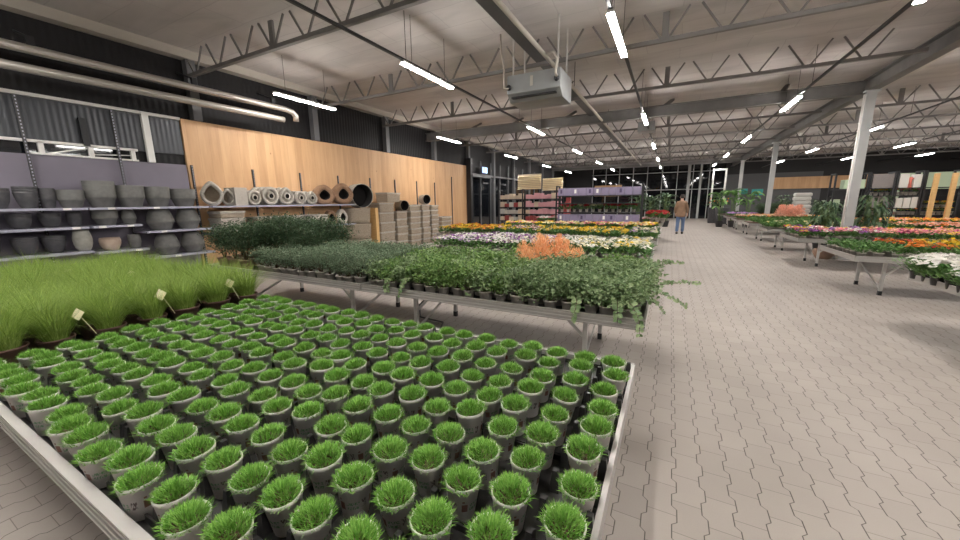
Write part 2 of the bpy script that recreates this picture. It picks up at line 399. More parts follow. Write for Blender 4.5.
# trusses
def truss(Y, xa, xb, label):
    t = thing('roof_truss', label, 'roof truss', (0, Y, 0), 0, 'steel roof trusses')
    MB().box(xa, xb, -.035, .035, 4.06, 4.12).build('bottom_chord', M['truss'], t)
    b = MB(); x = -8.9+.82*.5; k = 0
    while x < xb-.3:
        if x > xa+.3:
            b.bar((x-.04,0,4.1), (x-.33,0,4.53), .022, .03); b.bar((x+.04,0,4.1), (x+.33,0,4.53), .022, .03)
            if k % 7 == 3: b.box(x-.05, x+.05, -.02, .02, 4.1, 4.5)
        x += .82; k += 1
    b.build('web', M['truss'], t)
TY = [4.2, 7.08, 9.8, 14.9, 17.6, 20.4, 23.2, 26.0, 28.8, 31.6]
for i, y in enumerate(TY):
    truss(y, X0+.1, 3.8, f'{nth(i+1)} zigzag steel roof truss over the planting tables, counted from the entrance end')
    truss(y, 4.14, X1-.1, f'{nth(i+1)} zigzag steel roof truss over the far bay, counted from the entrance end')
def ibeam(b, p, q, w, h, t=.02):
    p, q = Vector(p), Vector(q)
    if abs(p.x-q.x) > abs(p.y-q.y):
        b.box(p.x, q.x, p.y-w/2, p.y+w/2, p.z, p.z+t); b.box(p.x, q.x, p.y-w/2, p.y+w/2, p.z+h-t, p.z+h); b.box(p.x, q.x, p.y-t/2, p.y+t/2, p.z+t, p.z+h-t)
    else:
        b.box(p.x-w/2, p.x+w/2, p.y, q.y, p.z, p.z+t); b.box(p.x-w/2, p.x+w/2, p.y, q.y, p.z+h-t, p.z+h); b.box(p.x-t/2, p.x+t/2, p.y, q.y, p.z+t, p.z+h-t)
for k, y in enumerate((12.3, 29.5)):
    t = thing('steel_girder', ['heavy grey steel girder crossing the hall at the nearer column', 'heavy grey steel girder crossing the hall far down the aisle'][k], 'girder', (0, y, 0), 0, 'cross girders')
    b = MB(); ibeam(b, (X0+.1,0,3.93), (3.85,0,3.93), .2, .3); b.build('beam', M['girder'], t)
    for x in (-6.9, -5.2, -3.3, -.4, 2.3):
        MB().bar((x, .05, 4.2), (x+.22, .62, 4.5), .1, .06).build('brace', M['girder'], t)
t = thing('steel_girder', 'long steel girder running along the hall over the columns', 'girder')
b = MB(); ibeam(b, (3.97,Y0,4.0), (3.97,Y1-.2,4.0), .2, .3); b.build('beam', M['girder'], t)
COLY = [12.3, 20.95, 29.5]
for i, y in enumerate(COLY):
    t = thing('steel_column', ['grey steel column nearest, rising between the flower tables', 'grey steel column behind, second along the flower tables', 'distant grey steel column, last before the glazed end wall'][i], 'column', (3.97, y, 0), 0, "grey columns")
    b = MB(); b.box(-.085,.085,-.095,-.07,0,3.99); b.box(-.085,.085,.07,.095,0,3.99); b.box(-.075,.075,-.07,.07,0,3.99); b.build('shaft', M['colpaint'], t)
    MB().box(-.14,.14,-.14,.14,3.965,3.998).build('cap_plate', M['colpaint'], t)
    MB().box(-.14,.14,-.14,.14,0,.03).build('base_plate', M['colpaint'], t)
tag(MB().tube([(3.82,12.12,.02),(3.82,12.12,3.9)], .025).build('downpipe', M['whitepaint']), 'thin white vertical pipe beside the nearest grey column', 'pipe')
# spandrel gutter beyond the long girder
tag(MB().box(4.25, 4.75, Y0, Y1-.3, 4.36, 4.5).build('roof_gutter', M['fascia']), 'wide beige gutter channel under the roof beside the long girder', 'gutter')

# lamps: rows of tube lights under black rails
rows = [-7.3, -4.0, -.82, 2.36, 5.78, 8.85, 11.9, 15.2]
rowname = ['beside the timber wall', 'over the planting tables', 'beside the aisle over table ends', 'over the flower table ends', 'just past the columns', 'second row past the columns', 'third row past the columns', 'row furthest past the columns']
lamp = thing('tube_light', 'x', 'ceiling light', (0,0,0), 0, 'x')
MB().box(-.04,.04,-.76,.76,3.765,3.80).build('housing', M['whitepaint'], lamp)
b = MB(); b.smooth = False; b.box(-.042,.042,-.745,.745,3.748,3.7648); b.build('diffuser', M['lamp'], lamp)
for s in (-.5, .5): MB().tube([(0, s, 3.8), (0, s, ZC-.005)], .004, 5).build('hanging_wire', M['black'], lamp)
pl = Pool([lamp])
LY = [-5.6, .1-.0, 5.85, 11.55, 17.4, 23.15, 28.9, 33.2]
for i, x in enumerate(rows):
    ys = [-5.6, .1, 5.75, 11.6, 17.4, 23.15, 28.9] if i else [-5.6, .1, 5.75, 11.6, 17.4, 23.3, 28.9]
    for k, y in enumerate(ys):
        pl.put(0, (x, y, 0), 0, f'white tube light {rowname[i]}, {nth(k+1)} along from the entrance end', 'tube lights '+rowname[i])
    if i:
        t = thing('light_rail', f'thin black lighting rail hanging {rowname[i]}', 'lighting rail', (x, 0, 0), 0, 'black lighting rails')
        MB().box(-.022, .022, Y0+.1, Y1-.5, 3.803, 3.835).build('rail', M['black'], t)
        for y in range(-6, 34, 5): MB().tube([(0, y+1.1, 3.83), (0, y+1.1, ZC-.005)], .005, 5).build('wire', M['black'], t)

# pipe and cable tray overhead, unit heater
t = thing('overhead_pipe', 'long pale pipe running above the aisle beside a dark tray', 'pipe', (-2.1, 0, 0))
MB().tube([(0,Y0+.2,4.0),(0,29,4.0)], .035, 10).build('pipe', M['fascia'], t)
for y in (-2, 3.2, 8.6, 13.4, 18.8): MB().tube([(0,y,4.03),(0,y,ZC-.01)], .008, 6).build('hanger', M['black'], t)
tag(MB().box(-2.5,-2.28,Y0+.2,24,4.17,4.2).box(-2.5,-2.485,Y0+.2,24,4.2,4.26).box(-2.295,-2.28,Y0+.2,24,4.2,4.26).build('cable_tray', M['darksteel']), 'dark metal cable tray running under the roof beside the pale pipe', 'cable tray')
t = thing('unit_heater', 'grey box heater unit hanging under the roof', 'heater', (-2.25, 6.3, 0))
b = MB(); b.add([(-.48,0,3.72),(.48,0,3.72),(.48,0,3.42),(-.48,0,3.42),(-.48,.16,3.30),(.48,.16,3.30),(-.48,.75,3.30),(.48,.75,3.30),(-.48,.75,3.72),(.48,.75,3.72)],
      [(0,3,2,1),(3,4,5,2),(4,6,7,5),(6,8,9,7),(8,0,1,9),(0,8,6,4,3),(1,2,5,7,9)]); b.build('casing', M['unit'], t, bevel=.008)
b = MB(); b.bar((-.40,.075,3.355),(.40,.075,3.355),.13,.02)
b.build('grille', M['black'], t).rotation_euler = (0,0,0)
MB().box(-.05,.0,-.006,.0,3.5,3.66).build('badge', M['fascia'], t)
for x, zz in ((-.44,3.52),(.42,3.55)):
    b = MB(); b.tube([(x,-.03,zz),(x,.0,zz)], .045, 14); o = b.build('port', M['black'], t)
MB().tube([(.42,-.03,3.58),(.42,-.1,3.62),(.44,-.1,3.8),(.35,0,3.95),(.2,.1,4.0)], .022, 8).build('flue', M['fascia'], t)
MB().tube([(-.44,-.03,3.5),(-.52,-.04,3.52),(-.53,-.02,3.85),(-.62,.05,4.2),(-.7,.2,4.5)], .016, 8).build('gas_hose', M['fascia'], t)
for x in (-.4, .4):
    for y in (.1, .65): MB().box(x-.012,x+.012,y-.012,y+.012,3.72,ZC-.01).build('bracket', M['galv'], t)
# second smaller unit far away
t = thing('unit_heater', 'small grey box unit far down the hall under the girder', 'heater', (-.9, 13.4, 0))
MB().box(-.25,.25,0,.5,3.75,4.05).build('casing', M['unit'], t, bevel=.01)
for x in (-.2,.2): MB().box(x-.012,x+.012,.2,.22,4.05,ZC-.01).build('bracket', M['galv'], t)

# radiant heater tubes along the left wall
t = thing('radiant_heater', 'two long silver heating tubes with a curved end on the dark wall', 'heating pipe', (-8.2, 0, 0))
MB().tube([(0,-6,3.74),(0,5.85,3.74),(0,6.02,3.71),(0,6.1,3.64),(0,6.1,3.52)], .062, 14).build('upper_tube', M['pipe'], t)
MB().tube([(0,-6,3.42),(0,5.7,3.50),(0,5.78,3.50)], .062, 14).build('lower_tube', M['pipe'], t)
b = MB(); b.box(.04,.075,-6,5.7,3.69,3.71); b.build('reflector_edge', M['fascia'], t)
for y in (-3.5, 2.0, 4.0, 5.55):
    MB().box(-.03,.03,y-.04,y+.04,3.80,3.92).build('bracket', M['black'], t)
    MB().bar((0,y,3.9),(-.55,y,4.1),.03,.03).build('bracket_arm', M['black'], t)

# ================================================================ aluminium tables
TT = .655   # table top rail
def table(xa, xb, ya, yb, label, group, leg_in=.5, near=True):
    L, W = xb-xa, yb-ya
    t = thing('display_table', label, 'table', (xa, ya, 0), 0, group)
    # ribbed rails with a lip
    for nm, a in (('front_rail', 0), ('back_rail', 1)):
        b = MB(); y0, y1 = (0, .022) if a == 0 else (W-.022, W)
        b.box(0, L, y0, y1, .57, TT-.006)
        yo = y0-.010 if a == 0 else y1
        for z in (.572, .60, .628, .646): b.box(0, L, yo, yo+.010, z, z+.010)
        b.box(0, L, y0, y1, TT-.006, TT)
        b.build(nm, M['alu'], t)
    for nm, a in (('end_rail', 0), ('end_rail', 1)):
        b = MB(); x0, x1 = (0, .018) if a == 0 else (L-.018, L)
        b.box(x0, x1, .022, W-.022, .575, TT); b.build(nm, M['alu'], t)
    MB().box(.018, L-.018, .022, W-.022, .585, .60).build('tray_top', M['blackplastic'], t)
    for x in (leg_in, L-leg_in):
        for y in (.33, W-.33):
            lg = MB().box(x-.02, x+.02, y-.02, y+.02, .07, .585).build('leg', M['galv'], t)
            MB().box(x-.022, x+.022, y-.022, y+.022, 0, .07).build('foot', M['black'], lg)
        MB().bar((x, .35, .1), (x, W-.35, .42), .012, .03).build('brace', M['galv'], t)
        MB().box(x-.018, x+.018, .05, W-.05, .55, .584).build('crossbar', M['galv'], t)
    MB().bar((leg_in+.02, .33, .33), (leg_in+.27, .33, .575), .012, .03).build('strut', M['galv'], t)
    MB().bar((L-leg_in-.02, .33, .33), (L-leg_in-.27, .33, .575), .012, .03).build('strut', M['galv'], t)
    return t
TZ = .60
table(-3.27, -.105, .29, 2.03, 'low aluminium table full of small white grass pots', 'aluminium tables by the timber wall')
table(-6.45, -3.29, .29, 2.03, 'aluminium table crowded with tall feathery grasses', 'aluminium tables by the timber wall')
table(-3.02, -.1, 2.86, 4.38, 'aluminium table under leafy green eucalyptus at the aisle end', 'aluminium tables by the timber wall')
table(-6.25, -3.04, 2.86, 4.38, 'aluminium table under dark shrubs, beyond the feathery grasses', 'aluminium tables by the timber wall')
ltab = [(5.8,7.3),(8.7,10.2),(11.6,12.9),(15.4,16.8)]
for i, (a, c) in enumerate(ltab):
    table(-2.7, -.2, a, c, f'aluminium flower table ending at the aisle, {nth(i+1)} behind the eucalyptus table', 'aluminium tables by the timber wall')
    table((-4.25, -6.0, -5.5, -5.5)[i], -2.72, a, c, f'aluminium flower table towards the timber wall, {nth(i+1)} behind the shrub table', 'aluminium tables by the timber wall')
rtab = [(4.62,6.12),(7.58,9.08),(10.45,11.95),(13.4,14.9),(16.3,17.8),(19.2,20.7),(22.1,23.6),(25.0,26.5)]
for i, (a, c) in enumerate(rtab):
    table(2.6, 5.6, a, c, f'aluminium flower table across the aisle, {nth(i+1)} of the long series', 'aluminium tables across the aisle', .48)
    if 2 < i < 6:
        table(5.62, 8.62, a, c, f'inner aluminium flower table past the column line, {nth(i-2)} of its series', 'aluminium tables across the aisle', .48)

# ---------------------------------------------------------------- grass pots
def pot_profile(r0, r1, h, rim=.006):
    return [(r0*.9, 0), (r0, .004), (r1, h-.014), (r1+rim*.6, h-.014), (r1+rim, h-.004), (r1+rim*.7, h), (r1-.002, h-.002), (r1-.003, h-.02), (r1*.5, h-.022)]
def grass_pot(seed):
    global R
    R = random.Random(seed)
    t = thing('grass_pot', 'x', 'potted grass', (0,0,0), 0, 'white pots of short green grass')
    MB().lathe(pot_profile(.037, .0515, .120, .0025), 24).build('pot', M['potprint'], t)
    MB().lathe([(.0001,.112),(.03,.112),(.049,.107)], 16).build('soil', M['compost'], t)
    b = MB()
    off = (R.uniform(-.005,.005), R.uniform(-.005,.005))
    for k in range(620):
        rr = .051*math.sqrt(R.random()); a = R.random()*2*PI; e_ = rr/.051
        b.blade((off[0]+rr*math.cos(a), off[1]+rr*math.sin(a), .108+.014*(1-e_*e_)), a+R.gauss(0,.9), R.uniform(.02,.036)*(1.12-.25*e_), R.uniform(.0032,.0052), R.random()*.35+e_*R.uniform(.2,1.0), R.uniform(.1,.9), 2)
    b.build('grass_tuft', M['grass'], t)
    return t
pool = Pool([grass_pot(100+i) for i in range(6)])
R = random.Random(5)
NC, NR = 21, 11
for i in range(NC):
    for j in range(NR):
        x = -.185 - .1475*i + R.uniform(-.009,.009) - (0.012 if i else 0); y = .363+.1475*j + R.uniform(-.009,.009) + (.02 if i % 2 else 0)*(1 if j < NR-1 else .4)
        pool.put(R.randrange(6), (x, y, TZ+.0085), R.random()*2*PI,
                 f'white grass pot, {nth(i+1)} column from the aisle, {nth(j+1)} row from the rail', None, None, R.uniform(.97,1.06), (R.gauss(0,.03), R.gauss(0,.03)))
# black carrying trays under the grass pots
def pot_tray():
    t = tag(MB().build('plant_tray', M['blackplastic']), 'x', 'tray', 'black plant trays')
    return t
b = MB(); cx, cy = .4425/2, .415/2
b.box(-cx+.003, cx-.003, -cy+.003, cy-.003, .001, .008)
for s in (-1, 1):
    b.box(-cx+.003, cx-.003, s*(cy-.006)-.003, s*(cy-.006)+.003, .008, .03); b.box(s*(cx-.006)-.003, s*(cx-.006)+.003, -cy+.009, cy-.009, .008, .03)
for ix in range(4):
    for iy in range(4):
        px = -cx+.022+ix*(2*cx-.044)/3; py = -cy+.022+iy*(2*cy-.044)/3
        b.taper(px, py, .0081, .082, .017, .017, .009, .009)
tr = tag(b.build('plant_tray', M['blackplastic']), 'x', 'tray', 'black plant trays')
tp = Pool([tr])
for i in range(7):
    for j in range(4):
        tp.put(0, (-.113-.4425*(i+.5), .342+.415*(j+.5)-.0, TZ), 0, f'black plastic tray under grass pots, {nth(i+1)} tray from the aisle, {nth(j+1)} from the front rail')

# ---------------------------------------------------------------- feathery grasses
def feather(seed, withtag):
    rr_ = random.Random(seed)
    t = thing('ornamental_grass_pot', 'x', 'ornamental grass', (0,0,0), 0, 'feathery grasses in brown pots')
    MB().lathe(pot_profile(.065, .09, .13), 20).build('pot', M['brownpot'], t)
    MB().lathe([(.0001,.112),(.085,.11)], 14).build('soil', M['compost'], t)
    b = MB()
    for k in range(620):
        a = rr_.random()*2*PI; r0 = .06*math.sqrt(rr_.random())
        b.blade((r0*math.cos(a), r0*math.sin(a), .11), a+rr_.gauss(0,.5), rr_.uniform(.2,.42), .0034, rr_.uniform(.03,.62), rr_.uniform(.3,1.9), 5)
    b.build('grass', M['longgrass'], t)
    if withtag:
        b = MB(); b.bar((.075,-.04,.1),(.135,-.075,.25),.004,.004)
        b.box(-.045,.045,-.0008,.0008,-.03,.03); n_ = len(b.v)-8; Mt = Matrix.Translation((.145,-.08,.265)) @ Matrix.Rotation(.9,4,'Z') @ Matrix.Rotation(-.5,4,'X') @ Matrix.Rotation(.25,4,'Y')
        b.v[n_:] = [tuple(Mt @ Vector(v)) for v in b.v[n_:]]
        b.build('plant_tag', M['tagp'], t)
    return t
pool = Pool([feather(s, s % 3 == 2) for s in range(7)])
R = random.Random(8)
for i in range(13):
    for j in range(7):
        pool.put(R.choice((0,1,2,3,4,6,0,1,3,4,6)) if i > 1 else (2,1,5,3,2,4,5)[j] if i == 0 else R.randrange(7), (-3.44-.235*i+R.uniform(-.02,.02), .44+.236*j+R.uniform(-.02,.02), TZ+.001), R.random()*2*PI if i > 1 else -.6+R.uniform(-.5,.5),
                 f'feathery green grass clump, {nth(i+1)} from the white pots, {nth(j+1)} row from rail', None, None, R.uniform(.88,1.08))
pool.prune()

# ---------------------------------------------------------------- shrubs
def shrub(name, cat, group, seed, pr, ph, potm, leafm, rad, z0, z1, nleaf, L, W, stems=7, smat='stem', droop=0, out=None):
    q = random.Random(seed)
    t = thing(name, 'x', cat, (0,0,0), 0, group)
    MB().lathe(pot_profile(pr*.74, pr, ph), 18).build('pot', M[potm], t)
    MB().lathe([(.0001,ph-.012),(pr*.95,ph-.014)], 14).build('soil', M['compost'], t)
    b = MB(); b2 = MB(); b2.smooth = False
    tips = []
    for k in range(stems):
        a = 2*PI*k/stems+q.uniform(-.3,.3); r_ = rad*q.uniform(.3,1); zt = z1-(r_/rad)**2*(z1-z0)*.45-q.uniform(0,.2)*(z1-z0)
        p0 = Vector((.01*math.cos(a), .01*math.sin(a), ph-.02)); p2 = Vector((r_*math.cos(a), r_*math.sin(a), zt))
        mid = (p0+p2)/2+Vector((0,0,.12*(zt-ph)))
        b.tube([p0, mid, p2], .004, 5, .0015); tips.append((p0, mid, p2))
    b.build('stems', M[smat], t)
    per = nleaf//stems
    for p0, mid, p2 in tips:
        for k in range(per):
            u_ = q.uniform(.18, 1)**.8
            p = p0.lerp(mid, u_*2) if u_ < .5 else mid.lerp(p2, u_*2-1)
            sp_ = rad*.34
            p = p+Vector((q.gauss(0,sp_), q.gauss(0,sp_), q.gauss(0,sp_*.55)))
            if p.z < z0*.7+.02: p.z = z0*.7+.02+q.random()*.03
            d = Vector((p.x, p.y, 0)).normalized()*.6+Vector((q.gauss(0,.5), q.gauss(0,.5), q.uniform(-.2,.9)-droop))
            b2.leaf(p, d, L*q.uniform(.6,1.2), W*q.uniform(.7,1.2), .2, (q.gauss(0,.4), q.gauss(0,.4), 1))
    b2.build('leaves', M[leafm], t)
    return t
R = random.Random(21)
ORANGE = ((-1.56,4.12,.95),(-1.42,4.3,1.1),(-1.30,4.1,1.12),(-1.16,4.28,1.1),(-1.03,4.12,1.0),(-.92,4.26,.82),(-1.45,3.97,.85))
# leafy green shrubs in taupe pots near the aisle end
pg = Pool([shrub('leafy_shrub', 'shrub', 'leafy green shrubs on the eucalyptus table', 30+s, .062, .105, 'taupepot', 'leafgreen',   .13, .10, .33, 520, .034, .030) for s in range(4)])
pe = Pool([shrub('eucalyptus_plant', 'eucalyptus', 'eucalyptus plants on the end table', 40+s, .062, .105, 'taupepot', 'euca',   .14, .09, .33, 480, .034, .034, 8, 'gstem', .3) for s in range(4)])
for i in range(17):
    for j in range(8):
        x = -.22-.163*i+R.uniform(-.02,.02); y = 3.0+.178*j+R.uniform(-.02,.02)
        if any(math.hypot(x-ox, y-oy) < .12 for ox, oy, _ in ORANGE): continue
        p = pe if (i < 7 and j < 7) or R.random() < .25 else pg
        nm = 'round leaved eucalyptus plant' if p is pe else 'leafy green potted shrub'
        p.put(R.randrange(4), (x, y, TZ+.001), R.random()*6.28, f'{nm}, {nth(i+1)} from the aisle, {nth(j+1)} row from the rail', None, None, R.uniform(.88,1.12))
# small grey green shrubs along the front, larger dark shrubs behind
pgr = Pool([shrub('grey_green_shrub', 'shrub', 'small grey green shrubs in taupe pots', 50+s, .058, .10, 'taupepot', 'greyleaf', .12, .12, .36, 620, .024, .018, 9) for s in range(4)])
for i in range(13):
    for j in range(8 if i < 11 else 3):
        x = -2.98-.175*i+R.uniform(-.015,.015); y = 2.99+.17*j+R.uniform(-.02,.02)
        pgr.put(R.randrange(4), (x, y, TZ+.001), R.random()*6.28, f'small grey green shrub, {nth(i+1)} past the leafy ones, {nth(j+1)} row from rail', None, None, R.uniform(.9,1.15))
pgr2 = 0
pd = Pool([shrub('dark_shrub', 'shrub', 'dark bushy shrubs behind the small ones', 60+s, .105, .17, 'terracotta', 'darkleaf', .23, .24, .76, 1600, .034, .021, 13) for s in range(3)])
k = 0
for i in range(6,11):
    for j in range(4):
        x = -3.25-.27*i+R.uniform(-.03,.03); y = 3.5+.24*j+R.uniform(-.03,.03)
        sc = (.9 if i < 7 else 1.03)*R.uniform(.93,1.05)
        pd.put(R.randrange(3), (x, y, TZ+.001), R.random()*6.28, f'dark bushy shrub, {nth(i-5)} past the small ones, {nth(j+1)} row behind', None, None, sc)
for k, x in enumerate((-5.48, -5.76, -6.05)):
    pd.put(k, (x, 3.02, TZ+.001), R.random()*6.28, ['dark shrub in a terracotta pot at the front rail, first past the small pots', 'dark shrub in a terracotta pot at the front rail, middle of three', 'dark shrub in a terracotta pot at the front rail, beside the feathery grasses'][k], None, None, .93)
for k, x in enumerate((-5.5, -5.78, -6.06)):
    pd.put(k, (x, 3.3, TZ+.001), R.random()*6.28, f'dark shrub one row behind the terracotta pots, {nth(k+1)} past the small pots', None, None, .95)
# long eucalyptus branches reaching out over the aisle and hanging over the rail
def branch(name, pts, label, nl, group='long eucalyptus branches'):
    t = thing(name, label, 'branch', pts[0], 0, group)
    o = Vector(pts[0]); P = [Vector(p)-o for p in pts]
    b = MB(); b.tube(P, .0035, 5, .0012); b.build('stem', M['stem'], t)
    b = MB(); n = len(P)-1
    for k in range(nl):
        u_ = .12+.88*k/nl; s_ = u_*n; i = min(int(s_), n-1); p = P[i].lerp(P[i+1], s_-i); d = (P[i+1]-P[i]).normalized()
        sd = d.cross(Vector((0,0,1))).normalized()
        for s in (-1, 1):
            b.leaf(p, d*.5+sd*s+Vector((0,0,R.uniform(-.5,.7))), .052*(1.1-.4*u_), .042*(1.1-.4*u_), .1, (R.gauss(0,.6), -.8, R.uniform(.2,1)))
    b.build('leaves', M['euca'], t)
B = (([(-.25,3.3,.82),(-.05,3.3,.84),(.12,3.3,.88),(.27,3.3,.89)], 'eucalyptus branch reaching furthest out over the aisle', 17),
 ([(-.25,3.1,.80),(-.08,3.1,.83),(.06,3.1,.80),(.18,3.1,.73)], 'eucalyptus branch over the aisle with a drooping tip', 16),
 ([(-.25,3.6,.86),(-.1,3.6,.94),(.04,3.6,.99),(.15,3.6,1.0)], 'eucalyptus branch rising over the aisle behind the longest one', 14),
 ([(-.26,3.0,.8),(-.14,3.0,.80),(-.03,3.0,.75),(.03,3.0,.68)], 'short eucalyptus branch leaning over the front corner of the table', 12),
 ([(-.25,4.0,.86),(-.08,4.0,.93),(.06,4.0,.95)], 'eucalyptus branch near the back corner of the table', 11),
 ([(-.3,2.98,.8),(-.2,2.86,.76),(-.14,2.81,.66),(-.13,2.80,.54)], 'eucalyptus branch hanging down over the rail at the table corner', 13),
 ([(-.32,2.95,.78),(-.30,2.84,.74),(-.29,2.81,.62)], 'small eucalyptus branch hanging beside the corner one', 9),
 ([(-.66,2.97,.78),(-.62,2.87,.74),(-.62,2.82,.66),(-.63,2.81,.58)], 'short branch hanging over the rail above the first leg', 11),
 ([(-2.38,2.97,.78),(-2.4,2.87,.74),(-2.42,2.82,.66),(-2.44,2.81,.59)], 'branch hanging over the rail at the table joint', 13),
 ([(-2.6,2.97,.78),(-2.62,2.87,.74),(-2.62,2.82,.67),(-2.6,2.81,.62)], 'branch hanging over the rail just before the table joint', 11))
for p_, l_, n_ in B: branch('eucalyptus_branch', p_, l_, n_)
# orange foliage plants
def orange(seed):
    q = random.Random(seed)
    t = thing('orange_plant', 'x', 'foliage plant', (0,0,0), 0, 'bright orange plants')
    MB().lathe(pot_profile(.05, .065, .11), 16).build('pot', M['taupepot'], t)
    b = MB()
    for k in range(620):
        a = q.random()*6.28; e = q.uniform(.0,1.5)
        d = Vector((math.cos(a)*math.sin(e), math.sin(a)*math.sin(e), math.cos(e)))
        ln = q.uniform(.45,1)
        p = Vector((0,0,.17))+Vector((d.x*.13, d.y*.13, d.z*.32))*ln
        b.leaf(p, d+Vector((q.gauss(0,.3), q.gauss(0,.3), .5)), .036, .013, .2)
    b.build('foliage', M['orange'], t); return t
po = Pool([orange(s) for s in range(3)])
kk = 0
for (x, y, s) in ORANGE:
    po.put(kk, (x, y, TZ+.001), kk, f'bright orange feathery plant among eucalyptus, {nth(kk+1)} of the orange cluster', None, None, s); kk += 1

# ---------------------------------------------------------------- flowering pots
def bloom_mesh(q, b, x0, y0, z0, col_i, nleaf, nfl, rad, fr, h, lm=0, ls=.8):
    global R
    for k in range(nleaf):
        a = q.random()*6.28; r = rad*q.uniform(.1,.75); b.mi = lm
        b.leaf((x0+r*math.cos(a), y0+r*math.sin(a), z0+q.uniform(0,h*.6)), (math.cos(a), math.sin(a), q.uniform(.2,1.2)), rad*ls, rad*ls*.52, .15)
    for k in range(nfl):
        a = q.random()*6.28; r = rad*.85*math.sqrt(q.random()); b.mi = col_i
        b.flower((x0+r*math.cos(a), y0+r*math.sin(a), z0+h*q.uniform(.75,1.05)-.25*r), (math.cos(a)*.5, math.sin(a)*.5-.15, 1), fr*q.uniform(.8,1.15))
def bloom_pot(name, cat, group, cols, seed, parts=True, rad=.095, h=.14, nfl=18, nleaf=20, fr=.025, potm='taupepot', ls=.8):
    q = random.Random(seed)
    if parts:
        t = thing(name, 'x', cat, (0,0,0), 0, group)
        MB().lathe(pot_profile(.042, .055, .095), 14).lathe([(.0001,.085),(.05,.084)], 10).build('pot', M[potm], t)
        b = MB(); bloom_mesh(q, b, 0, 0, .09, 0, nleaf, 0, rad, fr, h, 0, ls); b.build('leaves', M['midleaf'], t)
        if nfl:
            b = MB()
            for k, c in enumerate(cols): bloom_mesh(q, b, 0, 0, .09, k, 0, max(1, nfl//len(cols)), rad, fr, h)
            b.build('flowers', [FL[c] for c in cols], t)
        return t
    b = MB(); b.lathe(pot_profile(.042, .055, .095), 10); bloom_mesh(q, b, 0, 0, .09, 0, nleaf, 0, rad, fr, h, 1)
    for k, c in enumerate(cols): bloom_mesh(q, b, 0, 0, .09, 2+k, 0, max(1, nfl//len(cols)), rad, fr, h)
    return tag(b.build(name, [M[potm], M['midleaf']]+[FL[c] for c in cols]), 'x', cat, group)
def bloom_field(name, cat, group, desc, xa, xb, ya, yb, step, chooser, where, parts=False, **kw):
    pools = {}; q = random.Random(hash(where) % 1000 if False else len(where)*7+int(ya*10))
    nx = int((xb-xa-.12)/step)+1; ny = int((yb-ya-.14)/step)+1
    for i in range(nx):
        for j in range(ny):
            cols = chooser(i, j, nx, ny, q)
            if cols is None: continue
            if cols not in pools: pools[cols] = Pool([bloom_pot(name, cat, group, cols, q.randrange(9999), parts, nfl=(0 if cols == ('leaf',) else kw.get('nfl', 13)), **{k: v for k, v in kw.items() if k != 'nfl'}) if cols != ('leaf',) else bloom_pot(name, cat, group, (), q.randrange(9999), parts, nfl=0, nleaf=46, **{k: v for k, v in kw.items() if k not in ('nfl','nleaf')}) for _ in range(2)])
            # columns are counted from the aisle
            x = (xa+.1+i*step) if xa > 0 else (xb-.1-i*step)
            cn = ' and '.join(cols) if cols != ('leaf',) else 'green leafy'
            pools[cols].put(q.randrange(2), (x+q.uniform(-.015,.015), ya+.09+j*step+q.uniform(-.015,.015), TZ+.001), q.random()*6.28,
                f'{cn} {desc}, {where}, {nth(j+1)} row, {nth(i+1)} from the aisle', None, None, q.uniform(.92,1.1))
    for p in pools.values(): p.prune()
def pick(q, *opts): return q.choice(opts)
# by the timber wall: pansies, then primroses
def ch_l3(i, j, nx, ny, q):
    if i < 8: return pick(q, ('white','cream'), ('cream','yellow'), ('white',), ('white','cream'), ('leaf',))
    if i < 24: return pick(q, ('white','lilac'), ('white',), ('lilac','cream'), ('white','purple'), ('white',))
    return ('white',)
bloom_field('potted_pansy', 'pansy', 'pansies behind the eucalyptus', 'pansy pot', -4.2, -.2, 5.85, 7.28, .19, ch_l3, 'table behind eucalyptus', nfl=26, h=.2, rad=.11)
def ch_l4(i, j, nx, ny, q):
    if i < 3: return pick(q, ('leaf',), ('white','cream'), ('leaf',), ('lilac',))
    if i < 14: return pick(q, ('yellow',), ('yellow',), ('yellow','cream'), ('leaf',))
    if i < 20: return pick(q, ('yellow',), ('white','pink'), ('leaf',))
    return pick(q, ('yellow','orange'), ('yellow',), ('yellow',), ('orange',))
bloom_field('potted_primrose', 'primrose', 'primroses in front of the purple boxes', 'primrose pot', -5.95, -.2, 8.75, 10.18, .2, ch_l4, 'second table past eucalyptus', nfl=22, h=.18, rad=.115)
# across the aisle
def ch_r1(i, j, nx, ny, q): return ('leaf',) if (i < 1 and q.random() < .5) else ('white',)
bloom_field('white_bedding_plant', 'bedding plant', 'white flowers with trailing leaves', 'bedding plant', 2.53, 4.6, 4.6, 6.1, .19, ch_r1, 'table across the aisle', True, potm='blackplastic', rad=.22, h=.2, nfl=90, ls=.3, nleaf=240, fr=.03)
def ch_r2(i, j, nx, ny, q):
    if i < 3: return ('leaf',)
    if i < 5: return pick(q, ('red','orange'), ('leaf',), ('orange',))
    if i < 8: return pick(q, ('yellow','orange'), ('yellow',), ('yellow','red'), ('leaf',))
    if i < 10: return pick(q, ('white','cream'), ('white',), ('yellow',))
    return pick(q, ('red',), ('red','peach'), ('yellow',), ('peach',))
bloom_field('potted_polyanthus', 'polyanthus', 'mixed polyanthus across the aisle', 'polyanthus pot', 2.62, 5.55, 7.62, 9.05, .2, ch_r2, 'second table across the aisle', True, nfl=20, nleaf=40, h=.17, rad=.11, fr=.027, ls=.55)
def ch_r3(i, j, nx, ny, q):
    if i < 2: return pick(q, ('purple',), ('yellow','magenta'), ('lilac','white'))
    if i < 7: return pick(q, ('magenta','white'), ('pink',), ('yellow','white'), ('purple','lilac'), ('white','pink'))
    return pick(q, ('peach',), ('peach','pink'), ('yellow','peach'), ('magenta','pink'))
